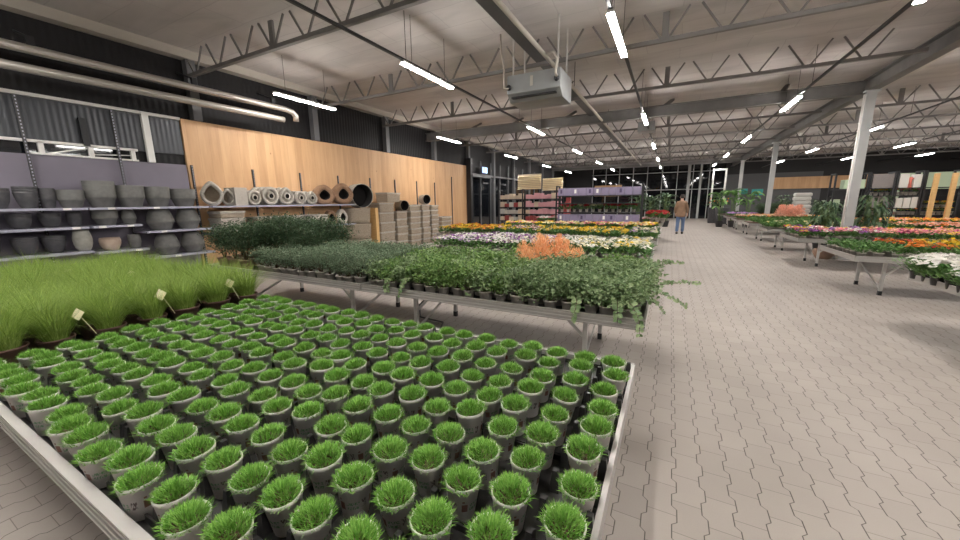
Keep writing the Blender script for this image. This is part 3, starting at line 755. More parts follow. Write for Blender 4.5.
bloom_field('potted_cyclamen', 'cyclamen', 'pink and purple pots across the aisle', 'flower pot', 2.62, 5.55, 10.5, 11.93, .2, ch_r3, 'third table across the aisle', False, nfl=24, fr=.028, h=.17, rad=.115)
def ch_r4(i, j, nx, ny, q):
    if i < 10: return pick(q, ('leaf',), ('leaf',), ('cream',), ('leaf',), ('yellow','cream'))
    return pick(q, ('peach',), ('orange','peach'), ('leaf',))
bloom_field('potted_hellebore', 'hellebore', 'mostly green pots across the aisle', 'hellebore pot', 2.62, 5.55, 13.45, 14.88, .2, ch_r4, 'fourth table across the aisle', False, nfl=8, nleaf=34, h=.17, rad=.12)
def carpet(name, label, xa, xb, ya, yb, z, cols, n, seed, lm='midleaf', rad=.12, h=.17, nfl=12, nleaf=16, fr=.034):
    q = random.Random(seed); b = MB()
    b.box(xa+.04, xb-.04, ya+.06, yb-.06, z+.001, z+.09)
    for k in range(n):
        bloom_mesh(q, b, q.uniform(xa+.1, xb-.1), q.uniform(ya+.1, yb-.1), z+.09, 2+q.randrange(len(cols)) if cols else 1, nleaf, nfl if cols else 0, rad, fr, h, 1)
    return tag(b.build(name, [M['brownpot'], M[lm]]+[FL[c] for c in cols]), label, 'flowers', None, 'stuff')
carpet('flower_carpet', 'orange and peach flowers massed on the inner fourth table', 5.65, 8.6, 13.42, 14.88, TZ, ['peach','orange','peach'], 150, 1)
carpet('flower_carpet', 'low brownish green seedlings massed on the fifth table across the aisle', 2.62, 5.58, 16.32, 17.78, TZ, [], 150, 2)
carpet('flower_carpet', 'yellow and orange flowers massed on the inner fifth table', 5.65, 8.6, 16.32, 17.78, TZ, ['yellow','orange','peach'], 150, 3)
carpet('flower_carpet', 'orange and cream flowers massed on the sixth table across the aisle', 2.62, 5.58, 19.22, 20.68, TZ, ['orange','peach','cream'], 130, 4)
carpet('flower_carpet', 'purple flowers massed on the seventh table across the aisle', 2.62, 3.9, 22.12, 23.58, TZ, ['lilac','purple','lilac'], 70, 5)
carpet('flower_carpet', 'dark green plants massed on the eighth table across the aisle', 2.62, 5.58, 25.02, 26.48, TZ, [], 100, 6, 'darkleaf')
carpet('flower_carpet', 'pink and yellow flowers massed on the third table by the timber wall', -5.45, -.25, 11.62, 12.88, TZ, ['yellow','pink','cream'], 190, 7)
carpet('flower_carpet', 'green and white plants massed beyond the purple boxes', -5.45, -.25, 15.42, 16.78, TZ, ['white','pink'], 200, 8, 'midleaf')
for k, x in enumerate((3.66, 3.9, 4.14)):
    for j in range(2):
        b = MB(); b.lathe(pot_profile(.06,.075,.12), 12); q = random.Random(k*3+j)
        for n in range(240):
            a = q.random()*6.28; e = q.uniform(.1,1.5); d = Vector((math.cos(a)*math.sin(e), math.sin(a)*math.sin(e), math.cos(e)))
            b.mi = 1; b.leaf(Vector((0,0,.17))+Vector((d.x*.19, d.y*.19, d.z*.42))*q.uniform(.5,1), d+Vector((0,0,.4)), .07, .035, .2)
        tag(b.build('pink_azalea', [M['taupepot'], FL['peach']], None, (x, 16.9+.32*j, TZ+.092)), f'coral pink mound of blossom, {nth(k+1)} from the aisle, {["front","back"][j]} of the pink cluster', 'azalea', 'coral pink mounds on the fifth table')

# ================================================================ wall shelving with pots
def upright(x, y, z0, z1, label, d=.03):
    t = thing('shelf_upright', label, 'upright', (x, y, 0), 0, 'slotted shelf uprights')
    MB().box(0, d, -.018, .018, z0, z1).build('strip', M['darksteel'], t)
    b = MB(); z = z0+.05
    while z < z1-.03: b.box(d, d+.002, -.007, .007, z, z+.022); z += .05
    b.build('slots', M['shelf'], t)
for k, y in enumerate((.8, 1.86, 2.92)):
    upright(X0+.1, y, .02, 3.2, f'slotted upright in front of the purple grey boards, {nth(k+1)} from the entrance end')
for k, y in enumerate((4.03, 5.27, 6.51, 7.76, 9.06, 10.28, 11.55, 12.77, 14.12)):
    upright(X0+.065, y, .02, 2.66 if k == 8 else 2.36, f'slotted upright on the timber wall, {nth(k+1)} from the purple grey boards')
def shelf(y0, y1, z, label, x1=-8.2, tick=()):
    t = thing('wall_shelf', label, 'shelf', (-8.5, y0, z), 0, 'wall shelves')
    MB().box(X0+.132+8.5, x1+8.5, .005, y1-y0-.005, -.035, 0).build('board', M['shelf'], t)
    for ty in tick: MB().box(x1+8.5, x1+8.504, ty-y0-.045, ty-y0+.045, -.034, -.002).build('price_strip', M['white'], t)
shelf(-.6, 2.23, 1.53, 'top shelf of the pot shelving, entrance end', tick=(2.0,))
shelf(2.24, 3.94, 1.53, 'top shelf of the pot shelving, next to the timber wall', tick=(2.5,3.1))
shelf(-.6, 2.2, 1.235, 'long middle shelf with stacks of dark bowls', tick=(2.05,))
shelf(2.24, 2.86, 1.235, 'short middle shelf with small grey pots', tick=(2.35,2.7))
shelf(2.9, 3.94, 1.10, 'middle shelf carrying egg shaped pots by the timber wall', tick=(3.15,))
shelf(-.6, 2.2, .845, 'long lower shelf with ribbed bowls and a pale pot', tick=())
shelf(2.24, 2.9, .81, 'short lower shelf with the beige bowl', tick=(2.75,))
shelf(2.95, 3.94, .63, 'lowest shelf with egg shaped pots by the timber wall', tick=(3.3,))
shelf(4.0, 7.78, 1.53, 'long shelf on the timber wall with wicker nests')
shelf(4.0, 7.78, .97, 'lower shelf on the timber wall behind the dark shrubs')
def clay(y, z, r, h, shape, m, label, x=-8.47, grp='clay pots on the wall shelves', nest=1, sx=1, sy=1):
    prof = {
     'planter': [(.66,0),(.7,.02),(.9,.40),(.99,.43),(1.0,.47),(1.02,.98),(1.01,1),(.93,1),(.92,.95),(.86,.5),(.6,.06),(.0001,.05)],
     'bowl': [(.5,0),(.55,.02),(.85,.4),(.98,.9),(1,1),(.93,1),(.9,.9),(.78,.42),(.5,.08),(.0001,.07)],
     'egg': [(.66,0),(.7,.02),(.97,.33),(1.02,.36),(1.02,.42),(.95,.6),(.80,.84),(.64,.99),(.58,1),(.5,.97),(.7,.8),(.85,.5),(.55,.06),(.0001,.05)],
     'box': [(.7,0),(.74,.02),(.92,.4),(.95,.42),(.93,.97),(.9,1),(.82,1),(.82,.5),(.6,.06),(.0001,.05)],
     'ribbed': [(.55,0),(.62,.03),(.78,.14),(.84,.17),(.9,.3),(.95,.33),(.97,.48),(1,.52),(.97,.66),(.94,.7),(.86,.86),(.82,.9),(.8,1),(.72,1),(.7,.85),(.8,.5),(.5,.1),(.0001,.08)],
     'tub': [(.6,0),(.66,.03),(.95,.45),(1,.75),(.9,1),(.82,1),(.88,.75),(.6,.1),(.0001,.08)]}[shape]
    for k in range(nest):
        s_ = 1
        o = MB().lathe([(a*r, c*h) for a, c in prof], 32 if shape != 'box' else 32, (0,0,0), sx, sy).build('clay_pot', M[m])
        o.location = (x, y+.06, z+.001+k*h*.16)
        tag(o, label if nest == 1 else f'{label}, {["bottom","middle","top"][k]} of its nested stack', 'pot', grp)
T = 1.53
clay(1.02, T, .14, .3, 'bowl', 'anthracite', 'dark bowl on the top shelf, entrance end', nest=3)
clay(1.34, T, .14, .25, 'bowl', 'anthracite', 'dark bowl on the top shelf, second stack', nest=2)
clay(1.62, T, .125, .24, 'bowl', 'anthracite', 'dark rimmed bowl on the top shelf, third stack', nest=3)
clay(1.83, T, .085, .3, 'planter', 'anthracite', 'narrow brownish dark pot on the top shelf')
clay(2.07, T, .155, .28, 'planter', 'greyclay', 'lighter grey low planter beside the narrow dark pot')
clay(2.42, T, .19, .37, 'planter', 'greyclay', 'large grey planter, top shelf', nest=2)
clay(2.80, T, .19, .37, 'planter', 'greyclay', 'grey planter on the top shelf right after the tall nested pair')
clay(3.18, T, .185, .36, 'planter', 'greyclay', 'grey planter on the top shelf, second from the timber wall')
clay(3.58, T, .2, .33, 'planter', 'greyclay', 'low wide grey planter at the timber end of the top shelf')
Z2 = 1.235
clay(1.18, Z2, .1, .2, 'bowl', 'anthracite', 'dark bowl, middle shelf, entrance end', nest=2)
clay(1.5, Z2, .125, .17, 'bowl', 'anthracite', 'dark bowl with pale edges, middle shelf, first', nest=3)
clay(1.8, Z2, .12, .17, 'bowl', 'anthracite', 'dark bowl with pale edges, middle shelf, second', nest=3)
clay(2.06, Z2, .09, .24, 'tub', 'anthracite', 'dark tub on the middle shelf beside the bowl stacks')
clay(2.42, Z2, .16, .255, 'planter', 'greyclay', 'wide grey planter on the short middle shelf')
clay(2.5, Z2, .06, .2, 'tub', 'anthracite', 'small black pot behind the wide grey planter', x=-8.7)
clay(2.72, Z2, .10, .26, 'egg', 'greyclay', 'small egg shaped grey pot on the short middle shelf')
clay(3.16, 1.10, .20, .40, 'egg', 'greyclay', 'egg shaped grey pot on the middle shelf, first')
clay(3.6, 1.10, .195, .39, 'egg', 'greyclay', 'egg shaped grey pot on the middle shelf, by the timber wall')
Z3 = .845
clay(1.15, Z3, .13, .2, 'bowl', 'anthracite', 'dark ribbed bowl, lower shelf, entrance end', nest=3)
clay(1.5, Z3, .135, .2, 'bowl', 'anthracite', 'dark ribbed bowl, lower shelf, first in view', nest=3)
clay(1.79, Z3, .13, .2, 'bowl', 'anthracite', 'dark ribbed bowl, lower shelf, second in view', nest=3)
clay(2.07, Z3, .115, .33, 'ribbed', 'paleclay', 'pale grey ribbed round pot on the lower shelf', x=-8.36)
clay(2.12, Z3, .07, .32, 'tub', 'anthracite', 'dark tub standing behind the pale ribbed pot', x=-8.62)
clay(2.42, .81, .14, .21, 'tub', 'beigeclay', 'low oval beige bowl on the short lower shelf')
clay(2.74, .81, .095, .24, 'box', 'greyclay', 'small grey pot beside the beige bowl')
clay(3.2, .63, .19, .39, 'egg', 'greyclay', 'egg shaped grey pot on the lowest shelf, first')
clay(3.62, .63, .19, .4, 'egg', 'greyclay', 'egg shaped grey pot on the lowest shelf, by the timber wall')

# wicker nests: hollow shells with a drop shaped or round outline, lying with the opening forwards
def shell(name, y, z, W, H, D, m, label, x=-8.35, shape='tear', wall=.22, rz=-.45, cat='wicker nest', grp='wicker nests on the timber wall shelf', hole=None):
    b = MB(); b.smooth = True; n = 28; outer = []; inner = []
    for k in range(n):
        t = 2*PI*k/n
        s_, c_ = math.sin(t), math.cos(t)
        if shape == 'tear': yy = s_*(1-.42*max(0, c_)**1.5*1.0); zz = (c_ if c_ < 0 else c_*1.15)
        else: yy, zz = s_, c_
        outer.append((yy*W/2, zz)); inner.append((yy*W/2*(1-wall*1.6), zz))
    zmin = min(p[1] for p in outer); zmax = max(p[1] for p in outer); sc = H/(zmax-zmin)
    O = [(p[0], (p[1]-zmin)*sc) for p in outer]; I = [(p[0]*1.0, H*.46+((p[1]-zmin)*sc-H*.46)*(1-wall*1.6)) for p in outer]
    I = [(p[0]*(1-wall*1.6), q[1]) for p, q in zip(outer, I)]; mid = [((a[0]+c[0])/2, (a[1]+c[1])/2) for a, c in zip(O, I)]
    rings = [(O, 0, .8), (O, -D*.12, 1), (O, -D*.8, 1), (O, -D, .85)]
    vs = []; fs = []
    def ring(pts, xx, s=1, cz=H*.46):
        i0 = len(vs)
        for p in pts: vs.append((xx, p[0]*s, cz+(p[1]-cz)*s))
        return i0
    seq = [ring(O, -D, .9), ring(O, -D*.85, 1), ring(O, -D*.12, 1), ring(mid, 0, 1), ring(I, -D*.08, 1), ring(I, -D*.85, 1)]
    body_n = len(vs)
    for a, c in zip(seq, seq[1:]):
        for k in range(n):
            k2 = (k+1) % n; fs.append((a+k, a+k2, c+k2, c+k))
    fs.append(tuple(range(seq[0], seq[0]+n))[::-1]); b.add(vs, fs)
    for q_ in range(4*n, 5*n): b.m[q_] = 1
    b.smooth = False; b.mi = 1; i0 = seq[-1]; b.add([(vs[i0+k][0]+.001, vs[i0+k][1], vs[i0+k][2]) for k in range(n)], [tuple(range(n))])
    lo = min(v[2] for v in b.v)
    o = b.build(name, [M[m], M['holeshade'] if hole is None else M[hole]], None, (x, y, z+.001-lo)); o.rotation_euler = (0, 0, rz)
    return tag(o, label, cat, grp)
shell('wicker_nest', 4.1, T, .40, .5, .3, 'wickerlight', 'large pale drop shaped nest at the near end of the timber shelf', hole='wicker')
shell('wicker_nest', 4.4, T, .26, .36, .25, 'wickerlight', 'small pale drop shaped nest beside the largest pale one', hole='wicker')
tag(MB().box(-.2,.2,-.13,.13,0,.38).build('slatted_box', M['wickerlight'], None, (-8.45,4.62,T+.001)), 'grey weathered box between the nests and the white rings', 'box')
def rings(y, W, H, shape, n0, lab, cnt=3):
    for k in range(cnt):
        shell('wicker_ring', y-.05*k, T, W, H, .10, 'wickerlight', f'whitewashed {lab}, {["front","middle","rear"][k]} one', -8.27-.15*k, shape, .2, 0, 'wicker ring', 'whitewashed wicker rings', hole='wickerlight')
        if k == 0: shell('wicker_ring', y, T+H*.29, W*.42, H*.42, .06, 'wickerlight', f'small inner ring hung inside the {lab}', -8.262, 'round', .25, 0, 'wicker ring', 'whitewashed wicker rings')
rings(4.92, .30, .34, 'round', 0, 'round wicker ring nearest the grey box')
rings(5.3, .38, .42, 'round', 0, 'large round wicker ring, second along')
rings(5.7, .38, .42, 'tear', 0, 'large pointed wicker ring, third along')
rings(6.08, .30, .34, 'round', 0, 'smaller round wicker ring, fourth along')
rings(6.4, .32, .34, 'tear', 0, 'smaller pointed wicker ring, fifth along')
shell('wicker_nest', 6.83, T, .56, .52, .45, 'wickerbrown', 'brown bark covered drop shaped nest, first of two', -8.3, 'tear', .31, -.4)
shell('wicker_nest', 7.34, T, .56, .58, .4, 'wickerbrown', 'brown drop shaped nest beside the big wicker drum', -8.15, 'tear', .31, -.4)
shell('wicker_nest', 6.95, .97, .32, .4, .3, 'wickerbrown', 'brown nest on the lower timber shelf, first', -8.25, 'tear', .3, -.3)
shell('wicker_nest', 7.3, .97, .28, .42, .3, 'wickerlight', 'pale nest on the lower timber shelf, by its end', -8.2, 'tear', .3, -.3)
def basket(y, z, r, h, label, m='wicker', x=-8.42, sx=1):
    b = MB(); b.lathe([(.9*r,0),(.97*r,h*.3),(r,h*.85),(1.03*r,h*.92),(1.03*r,h),(.95*r,h),(.93*r,h*.85),(.85*r,.05),(.0001,.045)], 28, (0,0,0), sx, 1)
    return tag(b.build('wicker_basket', M[m], None, (x, y, z+.001)), label, 'basket', 'wicker baskets stacked by the timber wall')
basket(8.02, .02, .37, .46, 'round wicker basket, bottom of the stack under the drum')
basket(8.02, .485, .385, .46, 'round wicker basket, middle of the stack under the drum')
basket(8.02, .95, .39, .46, 'round wicker basket directly under the big drum')
shell('wicker_drum', 7.98, 1.415, .66, .7, .6, 'wickerlight', 'big pale wicker drum lying with a black opening', -8.08, 'round', .025, -.35, 'wicker drum', None)
tag(MB().box(-.25,.25,-.06,.06,0,1.4).build('crate_board', M['crate'], None, (-8.4,8.58,.001)), 'upright orange timber crate between wicker stacks', 'crate')
def rbasket(y, z, w, h, label, d=.5, x=-8.4, m='wicker'):
    t = thing('wicker_hamper', label, 'basket', (x, y, z+.001), 0, 'square wicker hampers stacked by the timber wall')
    b = MB(); b.taper(0, 0, 0, h-.045, d/2*.93, w/2*.93, d/2*.98, w/2*.98); b.build('body', M[m], t, bevel=.02)
    b = MB(); z0 = h-.045
    for s in (-1, 1):
        b.box(-d/2, d/2, s*(w/2-.02)-.02, s*(w/2-.02)+.02, z0, h); b.box(s*(d/2-.02)-.02, s*(d/2-.02)+.02, -w/2+.04, w/2-.04, z0, h)
    b.build('rim', M['wickerlight'], t)
k = 0
stackdesc = ['beside the orange crate', 'second from the orange crate', 'third from the orange crate', 'fourth from the orange crate', 'fifth from the orange crate', 'furthest from the orange crate']
for si, (y, w, top, hh) in enumerate(((9.06,.7,1.55,.31),(9.8,.56,1.26,.25),(10.55,.6,1.46,.208),(11.2,.48,1.47,.21),(11.78,.48,1.44,.18),(12.6,.74,.96,.16))):
    n = int(round(top/hh))
    for j in range(n): rbasket(y+.02*((j*7) % 3-1), j*top/n+.001*j, w, top/n-.001, f'square wicker hamper {stackdesc[si]}, {nth(n-j)} from the top')
rbasket(9.42, 1.56, .66, .32, 'square wicker hamper lying across the tops of two stacks', x=-8.4)
shell('wicker_drum', 9.9, 1.27, .34, .36, .5, 'wicker', 'small wicker drum with dark opening on the second hamper stack', -8.1, 'round', .04, -.4, 'wicker drum', None)
shell('wicker_drum', 11.2, 1.48, .34, .36, .4, 'wickerlight', 'small pale wicker drum with black opening on the fourth hamper stack', -8.1, 'round', .04, -.4, 'wicker drum', None)
for k, (y, m_, lab) in enumerate(((4.35,'wickerlight','wicker hamper on the lower timber shelf beside the grey pots'),(5.1,'wicker','wicker hamper on the lower timber shelf behind the dark shrubs'),(5.75,'wickerlight','pale hamper on the lower timber shelf under the rings'),(6.5,'wickerlight','pale hamper on the lower timber shelf, furthest along'))):
    rbasket(y, .97, .5, .3, lab, m=m_)
    if k == 0: rbasket(y, 1.275, .5, .14, 'flat hamper on top of the one beside the grey pots', m='wicker')
    rbasket(y, .5, .5, .3, lab.replace('on the lower timber shelf','below the lower timber shelf'), m='wicker') if False else None

# ================================================================ racks
def rack(name, label, xa, xb, ya, yb, h, levels, m='black', group='dark shelving racks'):
    t = thing(name, label, 'rack', (xa, ya, 0), 0, group)
    L, W = xb-xa, yb-ya
    for x in (.025, L-.025):
        for y in (.025, W-.025): MB().box(x-.025, x+.025, y-.025, y+.025, 0, h).build('post', M[m], t)
    for z in levels: MB().box(.05, L-.05, 0, W, z-.03, z).build('shelf_board', M[m], t)
    b = MB()
    for x in (0, L-.05): b.box(x, x+.05, .05, W-.05, h-.05, h)
    b.build('top_bar', M[m], t)
    return t
M['purplebox'] = mat('purple_card', (.235,.2,.3), .5); M['pinkbox'] = mat('pink_card', (.72,.38,.42), .5); M['redbox'] = mat('red_card', (.35,.06,.06), .5)
M['creambox'] = mat('cream_card', (.7,.58,.45), .6); M['greenbox'] = mat('pale_green_card', (.45,.55,.38), .6); M['greyfabric'] = noisy('grey_fabric', (.17,.15,.145), (.22,.195,.185), 60, .9)
M['whitefab'] = mat('white_board', (.62,.6,.56), .6); M['purpledark'] = mat('dark_print', (.07,.05,.12), .5); M['figred'] = mat('coral_figure', (.75,.2,.15), .5)
def boxthing(x0, x1, y0, y1, z0, z1, m, label, cat='box', grp=None, name='gift_box', mark=None):
    t = thing(name, label, cat, ((x0+x1)/2, (y0+y1)/2, z0+.001), 0, grp); a, c, h = (x1-x0)/2, (y1-y0)/2, z1-z0
    MB().box(-a, a, -c, c, 0, h).build('carton', M[m], t, bevel=.006)
    if mark: MB().box(-a*.3, a*.3, -c-.003, -c-.0005, h*.3, h*.8).build('print', M[mark], t)
    return t
rack('flower_rack', 'dark rack holding two rows of purple boxes', -3.85, -.85, 13.5, 13.95, 2.1, (.80, 1.13, 1.46, 1.73))
for r_, z in enumerate((.80, 1.73)):
    for k in range(11):
        x = -3.77+.26*k
        boxthing(x, x+.245, 13.52, 13.85, z, z+.27-.02*(r_ == 0), 'purplebox', f'purple box, {["lower","upper"][r_]} row of the dark rack, {nth(11-k)} from the aisle side', 'box', 'purple boxes on the rack', mark='purpledark' if (k*3+r_) % 4 == 1 else ('white' if (k+r_) % 3 == 0 else None))
q = random.Random(4)
for k in range(12):
    c = (('red',) if k > 6 or k % 4 == 0 else ('cream',) if k > 2 else ('red',))
    o = bloom_pot('potted_poinsettia', 'poinsettia', 'plants between the purple boxes', c, 300+k, False, rad=.15, h=.22, nfl=24, nleaf=22, fr=.045)
    o.location = (-3.65+.23*k, 13.72, 1.131); o['label'] = f'{c[0]} flowering plant on the middle shelf between purple boxes, {nth(12-k)} from the aisle side'
for k in range(9):
    o = bloom_pot('potted_poinsettia', 'poinsettia', 'red plants at the rack end', ('red',), 330+k, False, rad=.15, h=.2, nfl=18, nleaf=14, fr=.05)
    o.location = (-.62+.2*(k % 3), 15.55+.25*(k//3), TZ+.093); o['label'] = f'deep red plant beyond the rack end, {nth(k % 3+1)} from the rack, {nth(k//3+1)} row'; o.scale = (1.5,)*3
# rack of pink and cream goods by the glazed wall
rack('gift_rack', 'dark rack of cream goods by the glazed wall', -7.85, -6.5, 17.0, 17.5, 2.14, (.6, .93, 1.27, 1.66))
rack('gift_rack', 'dark rack of pink goods beside the purple boxes', -6.45, -4.6, 17.0, 17.5, 2.10, (.6, .93, 1.27, 1.66))
for l_, z in enumerate((.6, .93, 1.27, 1.66)):
    for k in range(5):
        x = -7.75+.245*k; h = q.uniform(.16,.28)
        boxthing(x, x+.21, 17.05, 17.4, z, z+h, q.choice(('creambox','creambox','whitefab','redbox')) if l_ < 3 else 'creambox', f'small cream or red carton, {nth(l_+1)} shelf of the cream rack, {nth(k+1)} along', 'box', 'cartons on the cream rack')
    for k in range(8):
        x = -6.37+.215*k; h = q.uniform(.18,.29)
        boxthing(x, x+.2, 17.05, 17.4, z, z+h, 'redbox' if l_ == 0 else q.choice(('pinkbox','pinkbox','pinkbox','creambox')), f'pink or red carton, {nth(l_+1)} shelf of the pink rack, {nth(k+1)} along', 'box', 'cartons on the pink rack')
def slatpanel(x0, x1, z0, z1, Y, label):
    t = thing('slatted_screen', label, 'panel', (x0, Y, z0), 0, 'pale slatted panels above the racks')
    MB().box(0, x1-x0, .02, .04, 0, z1-z0).build('backing', M['creambox'], t)
    b = MB(); z = .0
    while z < z1-z0-.05: b.add([(0,.02,z+.05),(x1-x0,.02,z+.07),(x1-x0,-.03,z+.02),(0,-.03,z)], [(0,1,2,3),(3,2,1,0)]); z += .085
    b.build('slats', mat('pale_yellow_slats', (.95,.86,.62), .6), t)
    for x in (.1, x1-x0-.1): MB().box(x-.015, x+.015, .04, .06, -.75, .1).build('support', M['black'], t)
slatpanel(-6.9, -5.68, 2.13, 2.86, 17.3, 'pale yellow slatted panel above the cream rack')
slatpanel(-5.6, -4.62, 2.05, 2.62, 17.3, 'pale slatted panel above the pink rack')
for k in range(3): boxthing(-4.45+.0*k, -4.25, 16.95+.22*k, 17.13+.22*k, 0, 1.3+.2*k, 'redbox', f'narrow dark red display column beside the pink rack, {nth(k+1)} back', 'display', None, 'display_column')
# blue sign by the glazed door
t = thing('blue_sign', 'small lit blue sign above the glazed door', 'sign', (-8.62, 17.0, 0))
MB().box(-.02,.02,-.3,.3,2.98,3.3).build('casing', M['black'], t); MB().box(.02,.024,-.28,-.02,3.0,3.28).build('panel', mat('blue_lit', (.1,.15,.6), .5, emit=(.25,.35,1), es=1.2), t)
MB().box(.02,.024,.02,.28,3.0,3.28).build('panel', mat('cyan_lit', (.3,.5,.6), .5, emit=(.5,.8,1), es=.8), t)
MB().box(-.28,-.02,-.02,.02,3.1,3.14).build('arm', M['black'], t)

# racks across the aisle
RX = [5.3, 6.24, 6.92, 7.6, 8.5]
labs = ['with pale green boxes', 'with grey fabric boxes', 'with white panels and a coral figure', 'with timber posts and yellow flowers']
for i in range(4):
    rack('tall_rack', f'tall dark rack {labs[i]} across the aisle', RX[i], RX[i+1]-.02, 18.1, 18.6, 2.42, (.62, .93, 1.16, 1.60, 1.86))
for k in range(4):
    boxthing(5.38+.2*k, 5.55+.2*k, 18.15, 18.5, 1.86 if k % 2 else 1.16, (1.86 if k % 2 else 1.16)+.32, 'greenbox', f'pale green box on the tall rack, {nth(k+1)} from its aisle side', 'box', 'pale green boxes')
boxthing(6.32, 6.86, 18.12, 18.5, 1.86, 2.34, 'greyfabric', 'grey fabric box on the top shelf', name='fabric_box')
boxthing(6.32, 6.58, 18.12, 18.5, 1.16, 1.57, 'greyfabric', 'grey fabric box on the lower shelf nearer the aisle', name='fabric_box')
boxthing(6.60, 6.86, 18.12, 18.5, 1.16, 1.57, 'greyfabric', 'grey fabric box on the lower shelf away from the aisle', name='fabric_box')
boxthing(6.99, 7.22, 18.12, 18.4, 1.86, 2.32, 'whitefab', 'white panel box beside the coral figure, aisle side', name='white_box')
boxthing(7.36, 7.54, 18.12, 18.4, 1.86, 2.3, 'whitefab', 'white panel box beside the coral figure, far side', name='white_box')
t = thing('coral_figure', 'coral red ornament between white panel boxes', 'ornament', (7.29, 18.2, 1.861)); MB().lathe([(.05,0),(.055,.02),(.03,.15),(.045,.28),(.035,.36)], 14).build('body', M['figred'], t); MB().bar((-.07,0,.3),(.07,0,.3),.04,.05).build('arms', M['figred'], t)
for k in range(3): boxthing(7.0+.19*k, 7.17+.19*k, 18.12, 18.4, 1.16, 1.5+.02*k, 'whitefab', f'white box on the lower shelf of the white rack, {nth(k+1)} along', name='white_box')
for k, (x, h) in enumerate(((7.81, 2.3), (8.22, 2.3))):
    tag(MB().box(-.055,.055,-.045,.045,0,h).build('timber_post', M['crate'], None, (x, 18.0, .001)), f'pale timber post in front of the rack, {nth(k+1)} from the white boxes', 'post', 'pale timber posts')
def flowershelf(x0, x1, y, z, cols, lab, n):
    q = random.Random(int(x0*10))
    for k in range(n):
        x = x0+(x1-x0)*(k+.5)/n; c = (q.choice(cols),)
        o = bloom_pot('potted_chrysanthemum', 'chrysanthemum', 'yellow and orange pots on the racks', c, 400+k, False, rad=.11, h=.11, nfl=16, nleaf=8, fr=.035)
        o.location = (x, y, z+.001); o.scale = (1.1,1.1,1.2); o['label'] = f'{c[0]} flowering pot {lab}, {nth(k+1)} along'
flowershelf(6.3, 6.88, 18.3, 1.60, ['yellow'], 'on the shelf between grey fabric boxes', 4)
flowershelf(6.98, 7.56, 18.2, .93, ['yellow','orange'], 'on the low shelf of the white rack', 5)
flowershelf(7.65, 8.45, 18.2, .93, ['yellow'], 'on the low shelf behind the timber posts', 6)
flowershelf(7.65, 8.45, 18.35, 1.16, ['orange','yellow'], 'on the middle shelf behind the timber posts', 6)
flowershelf(7.0, 7.56, 18.3, 1.60, ['orange','pink','cream'], 'on the shelf above the white boxes', 5)
flowershelf(6.3, 6.88, 18.2, .93, ['peach','orange'], 'on the low shelf of the grey rack', 5)
tag(MB().box(8.2, 12, 21.5, 21.56, 1.85, 2.5).box(8.3,8.36,21.5,21.56,0,1.85).box(11.8,11.86,21.5,21.56,0,1.9).build('green_board', M['greenbox']), 'long pale green board standing behind the racks', 'board')
# white sacks
for k in range(10):
    q = random.Random(k); o = MB().box(-.3,.3,-.2,.2,0,.15).build('white_sack', M['whitefab'], None, (5.25+q.uniform(-.04,.04), 21.35, .001+.178*k))
    b_ = o.modifiers.new('b', 'BEVEL'); b_.width = .06; b_.segments = 4; o.scale = (1,1,1.17)
    tag(o, f'white sack in the tall pile, {nth(10-k)} from the top', 'sack', 'pile of white sacks')
# large leafy plants
def bigplant(seed, H, n, L, W, rad, leafm='leafgreen', arch=1.2, potr=.2, poth=.35, name='large_foliage_plant', cat='foliage plant', base=.3):
    q = random.Random(seed); t = thing(name, 'x', cat, (0,0,0))
    MB().lathe(pot_profile(potr*.75, potr, poth, .012), 20).build('planter', M['anthracite'], t)
    b = MB(); bs = MB()
    for k in range(n):
        a = q.random()*6.28; z0 = poth-.02; hh = H*q.uniform(base, .95)
        p1 = Vector((q.gauss(0,.05), q.gauss(0,.05), z0)); p2 = Vector((math.cos(a)*rad*.4, math.sin(a)*rad*.4, hh)); bs.tube([p1, (p1+p2)/2, p2], .008, 5, .004)
        # one arching leaf in segments
        d = Vector((math.cos(a), math.sin(a), 1.1)).normalized(); p = p2.copy(); sd = Vector((-math.sin(a), math.cos(a), 0)); ll = L*q.uniform(.7,1.1); vs = []; m_ = 6
        for s in range(m_+1):
            w = W/2*math.sin(PI*(s+.35)/(m_+.7)); vs += [p-sd*w+Vector((0,0,w*.3)), p.copy(), p+sd*w+Vector((0,0,w*.3))]
            p = p+d*ll/m_; d = (d+Vector((0,0,-.28*arch))).normalized()
        fs = []
        for s in range(m_): fs += [(3*s,3*s+1,3*s+4,3*s+3),(3*s+1,3*s+2,3*s+5,3*s+4)]
        b.add(vs, fs)
    bs.build('stems', M['gstem'], t); b.build('leaves', M[leafm], t); return t
for k, (x, y, H, n, L, W, lab) in enumerate(((3.7,12.78,1.5,170,.3,.06,'tall dense green plant leaning against the nearest column, aisle side'),(4.5,12.62,1.65,190,.32,.06,'tall dense green plant beside the nearest column, away from the aisle'),
      (2.5,24.2,1.9,16,.75,.2,'banana leaved plant beyond the seventh table, nearest the aisle'),(3.1,24.3,2.0,18,.75,.22,'banana leaved plant beyond the seventh table, second from the aisle'),(3.75,24.2,2.0,18,.75,.2,'banana leaved plant beyond the seventh table, beside the tall rack'),
      (4.66,21.62,1.7,50,.3,.1,'tall leafy plant beside the pile of white sacks'),(5.9,21.3,1.5,50,.5,.12,'leafy plant on the far side of the white sacks'),
      (-.9,21.5,1.7,40,.6,.15,'leafy plant behind the red plants, first of three'),(-1.6,22.4,1.9,40,.6,.15,'leafy plant behind the red plants, middle of three'),(-.2,23.5,1.9,40,.6,.15,'leafy plant behind the red plants, beside the aisle'))):
    o = bigplant(500+k, H, n, L, W, .35, 'midleaf' if 1 < k < 5 else 'darkleaf', 1.2 if k > 1 else 2.2, base=.3 if k < 2 else .5)
    o.location = (x, y, .001); o['label'] = lab
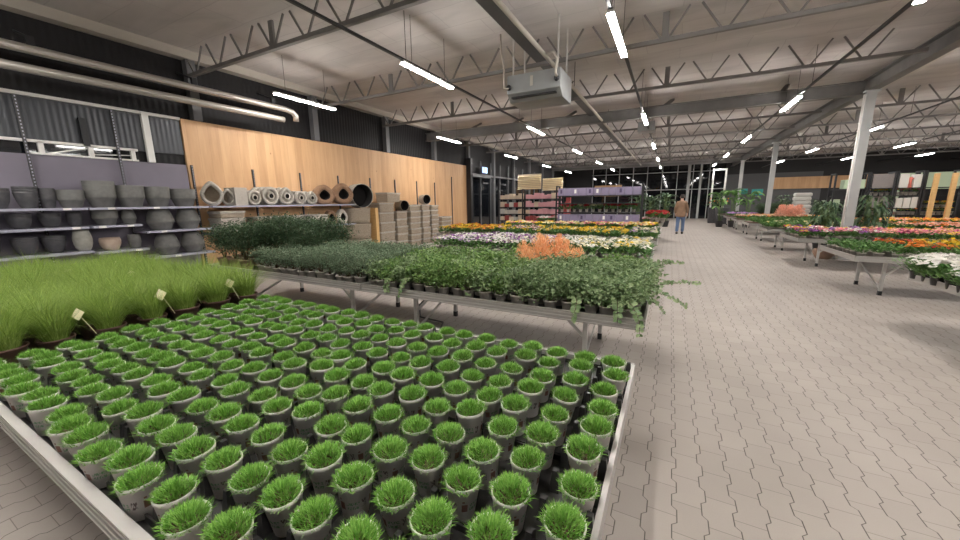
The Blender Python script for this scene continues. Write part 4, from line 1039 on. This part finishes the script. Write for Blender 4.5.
for k in range(9):
    pd.put(k % 3, (4.05+.0*k if False else 2.75+.13*k, 23.0 if k % 2 else 22.6, TZ+.094) if False else (4.0+.17*k, 22.5+.5*(k % 2), TZ+.001), k, f'dark hedge shrub on the seventh table, {nth(k+1)} from the purple flowers', 'hedge shrubs on the seventh table')
for k, (x, y, lab) in enumerate(((2.55,28.2,'black square planter at the aisle, nearer the glazed end wall'),(2.9,27.4,'black square planter with citrus tree, last across the aisle'))):
    t = thing('square_planter', lab, 'planter', (x, y, 0), 0, 'black square planters')
    b = MB(); b.taper(0,0,0.001,1.0,.28,.28,.34,.34); b.build('box', M['anthracite'], t)
    q = random.Random(k); b = MB(); b.tube([(0,0,1),(0.02,0,1.5)], .02, 6); b.build('trunk', M['stem'], t); b = MB()
    for n in range(300):
        a = q.random()*6.28; e = q.random()*PI; d = Vector((math.cos(a)*math.sin(e), math.sin(a)*math.sin(e), math.cos(e))); b.leaf(Vector((0,0,1.55))+d*.36*q.uniform(.6,1), d, .12, .06, .2)
    b.build('leaves', M['darkleaf'], t)
    b = MB()
    for n in range(6): b.flower((q.uniform(-.3,.3), -.3, 1.4+q.uniform(-.1,.2)), (0,-1,.2), .045)
    b.build('fruit', FL['orange'], t)
t = thing('door_portal', 'white framed portal standing at the far end of the aisle', 'portal', (2.75, 29.2, 0))
for x in (-.35, .35): MB().box(x-.05,x+.05,-.05,.05,0,3.4).build('post', M['whitepaint'], t)
MB().box(-.4,.4,-.05,.05,3.4,3.52).build('lintel', M['whitepaint'], t)
# soil heap / terracotta bowl under the second table
clay(12.19, 0, .22, .25, 'tub', 'terracotta', 'terracotta bowl on the floor behind the second table across the aisle', x=3.6, grp='floor pots')
# hose under the eucalyptus table
tag(MB().tube([(-2.95,4.2,.35),(-3.0,4.1,.22),(-3.1,4.0,.10),(-2.9,3.75,.02),(-2.5,3.7,.02),(-2.35,3.4,.02),(-2.45,3.1,.02)], .011, 8).build('black_cable', M['black']), 'black cable drooping under the eucalyptus table', 'cable')

# ================================================================ the customer
def skin(name, pts, edges, m, parent, sub=2):
    me = bpy.data.meshes.new(name); me.from_pydata([p[:3] for p in pts], edges, []); me.materials.append(m)
    o = bpy.data.objects.new(name, me); COL.objects.link(o); o.parent = parent
    md = o.modifiers.new('s', 'SKIN'); md.use_smooth_shade = True
    sv = me.skin_vertices[0].data
    for i, p in enumerate(pts):
        r = p[3]; sv[i].radius = r if isinstance(r, tuple) else (r, r); sv[i].use_root = (i == 0)
    s_ = o.modifiers.new('u', 'SUBSURF'); s_.levels = sub; s_.render_levels = sub
    return o
M['skin'] = mat('skin', (.5,.3,.22), .55); M['jacket'] = noisy('brown_jacket', (.17,.10,.06), (.25,.15,.09), 6, .8); M['jeans'] = noisy('blue_jeans', (.07,.11,.2), (.12,.17,.28), 8, .85)
M['hair'] = mat('dark_hair', (.03,.022,.018), .7); M['shoe'] = mat('dark_shoes', (.015,.013,.012), .5)
man = thing('person', 'person in a brown jacket and blue jeans walking away down the aisle', 'person', (.45, 18.7, 0), -.05)
body = [(0,0,.93,(.12,.09)),(0,.0,1.12,(.13,.095)),(0,-.01,1.32,(.15,.10)),(0,0,1.44,(.10,.07)),(0,.015,1.53,(.05,.05)),(0,.03,1.62,(.075,.09)),(0,.03,1.71,(.07,.085)),
        (-.15,0,1.40,.05),(-.235,-.02,1.14,.042),(-.215,.1,.93,.032),(-.21,.13,.86,.03),
        (.15,0,1.40,.05),(.24,-.02,1.14,.042),(.245,.08,.92,.032),(.245,.11,.85,.03),
        (-.09,0,.86,.085),(-.10,-.02,.49,.055),(-.10,-.13,.09,.038),(-.10,-.04,.05,.03),
        (.09,.02,.86,.085),(.10,.08,.49,.055),(.10,.06,.09,.038),(.10,.15,.05,.03)]
be = [(0,1),(1,2),(2,3),(3,4),(4,5),(5,6),(3,7),(7,8),(8,9),(9,10),(3,11),(11,12),(12,13),(13,14),(0,15),(15,16),(16,17),(17,18),(0,19),(19,20),(20,21),(21,22)]
# five fingers on each hand, rooted in the palm
for hi, (hx, hy, hz, s) in ((10, (-.21,.13,.86,-1)), (14, (.245,.11,.85,1))):
    for k in range(4):
        n = len(body); yy = hy+.022*(k-1.5); ln = (.06,.07,.066,.052)[k]
        body += [(hx, yy, hz-.03, .0105), (hx-s*.006, yy+.006, hz-.03-ln*.55, .009), (hx-s*.018, yy+.01, hz-.03-ln, .008)]
        be += [(hi, n), (n, n+1), (n+1, n+2)]
    n = len(body); body += [(hx-s*.012, hy+.045, hz-.015, .0115), (hx-s*.02, hy+.06, hz-.05, .0095)]; be += [(hi, n), (n, n+1)]
skin('body', body, be, M['skin'], man)
skin('jacket', [(0,0,.74,(.215,.145)),(0,0,.84,(.215,.15)),(0,0,1.0,(.20,.145)),(0,-.01,1.18,(.195,.14)),(0,-.015,1.34,(.185,.13)),(0,0,1.44,(.12,.09)),(0,.01,1.52,(.068,.07)),
      (-.16,0,1.40,.075),(-.235,-.02,1.14,.062),(-.225,.08,.93,.048),(.16,0,1.40,.075),(.24,-.02,1.14,.062),(.245,.065,.93,.048)],
     [(0,1),(1,2),(2,3),(3,4),(4,5),(5,6),(5,7),(7,8),(8,9),(5,10),(10,11),(11,12)], M['jacket'], man)
skin('jeans', [(0,0,.98,(.15,.11)),(0,0,.88,(.15,.11)),(-.095,0,.76,(.095,.10)),(-.105,-.02,.49,.078),(-.105,-.125,.085,.066),(.095,.02,.76,(.095,.10)),(.105,.08,.49,.078),(.105,.06,.085,.066)],
     [(0,1),(1,2),(2,3),(3,4),(1,5),(5,6),(6,7)], M['jeans'], man)
for x, y in ((-.105,-.13),(.105,.05)):
    skin('shoe', [(x,y-.05,.055,.058),(x,y+.08,.052,.058),(x,y+.21,.045,.05)], [(0,1),(1,2)], M['shoe'], man)
skin('hair', [(0,-.002,1.585,(.07,.07)),(0,0,1.65,(.092,.09)),(0,.01,1.73,(.094,.10)),(0,.02,1.775,(.07,.08))], [(0,1),(1,2),(2,3)], M['hair'], man)
b = MB()
for s in (-1, 1): b.lathe([(.0001,-.03),(.012,-.02),(.016,0),(.012,.025),(.0001,.033)], 8, (s*.083,.03,1.645), .6, 1)
b.build('ears', M['skin'], man)
b = MB(); b.taper(0,.125,1.62,1.68,.016,.02,.008,.008); b.box(-.025,.025,.108,.114,1.583,1.592); b.build('nose_and_mouth', M['skin'], man)

for p in (pool, tp, pg, pe, pgr, pd, po, pl): p.prune()

# ================================================================ camera and light
w = bpy.data.worlds.new('night'); S.world = w; w.use_nodes = True
w.node_tree.nodes['Background'].inputs[0].default_value = (.01,.012,.02,1); w.node_tree.nodes['Background'].inputs[1].default_value = 1
cam = bpy.data.cameras.new('camera'); co = bpy.data.objects.new('camera', cam); COL.objects.link(co); S.camera = co
cam.sensor_width = 36; cam.lens = 358/960*36; cam.clip_start = .02; cam.clip_end = 200
Rm = Matrix(((.88587981,-.07668159,.45753349),(.46376815,.17118144,-.86926177),(-.01166487,.98225091,.18720866)))
co.matrix_world = Matrix.Translation((0,0,1.55)) @ Rm.to_4x4()
S.view_settings.view_transform = 'Standard'; S.view_settings.look = 'None'; S.view_settings.exposure = 1.36; S.view_settings.gamma = 1
S.view_settings.use_curve_mapping = False
S.cycles.use_denoising = True; S.cycles.max_bounces = 8; S.cycles.diffuse_bounces = 5; S.cycles.sample_clamp_indirect = 6
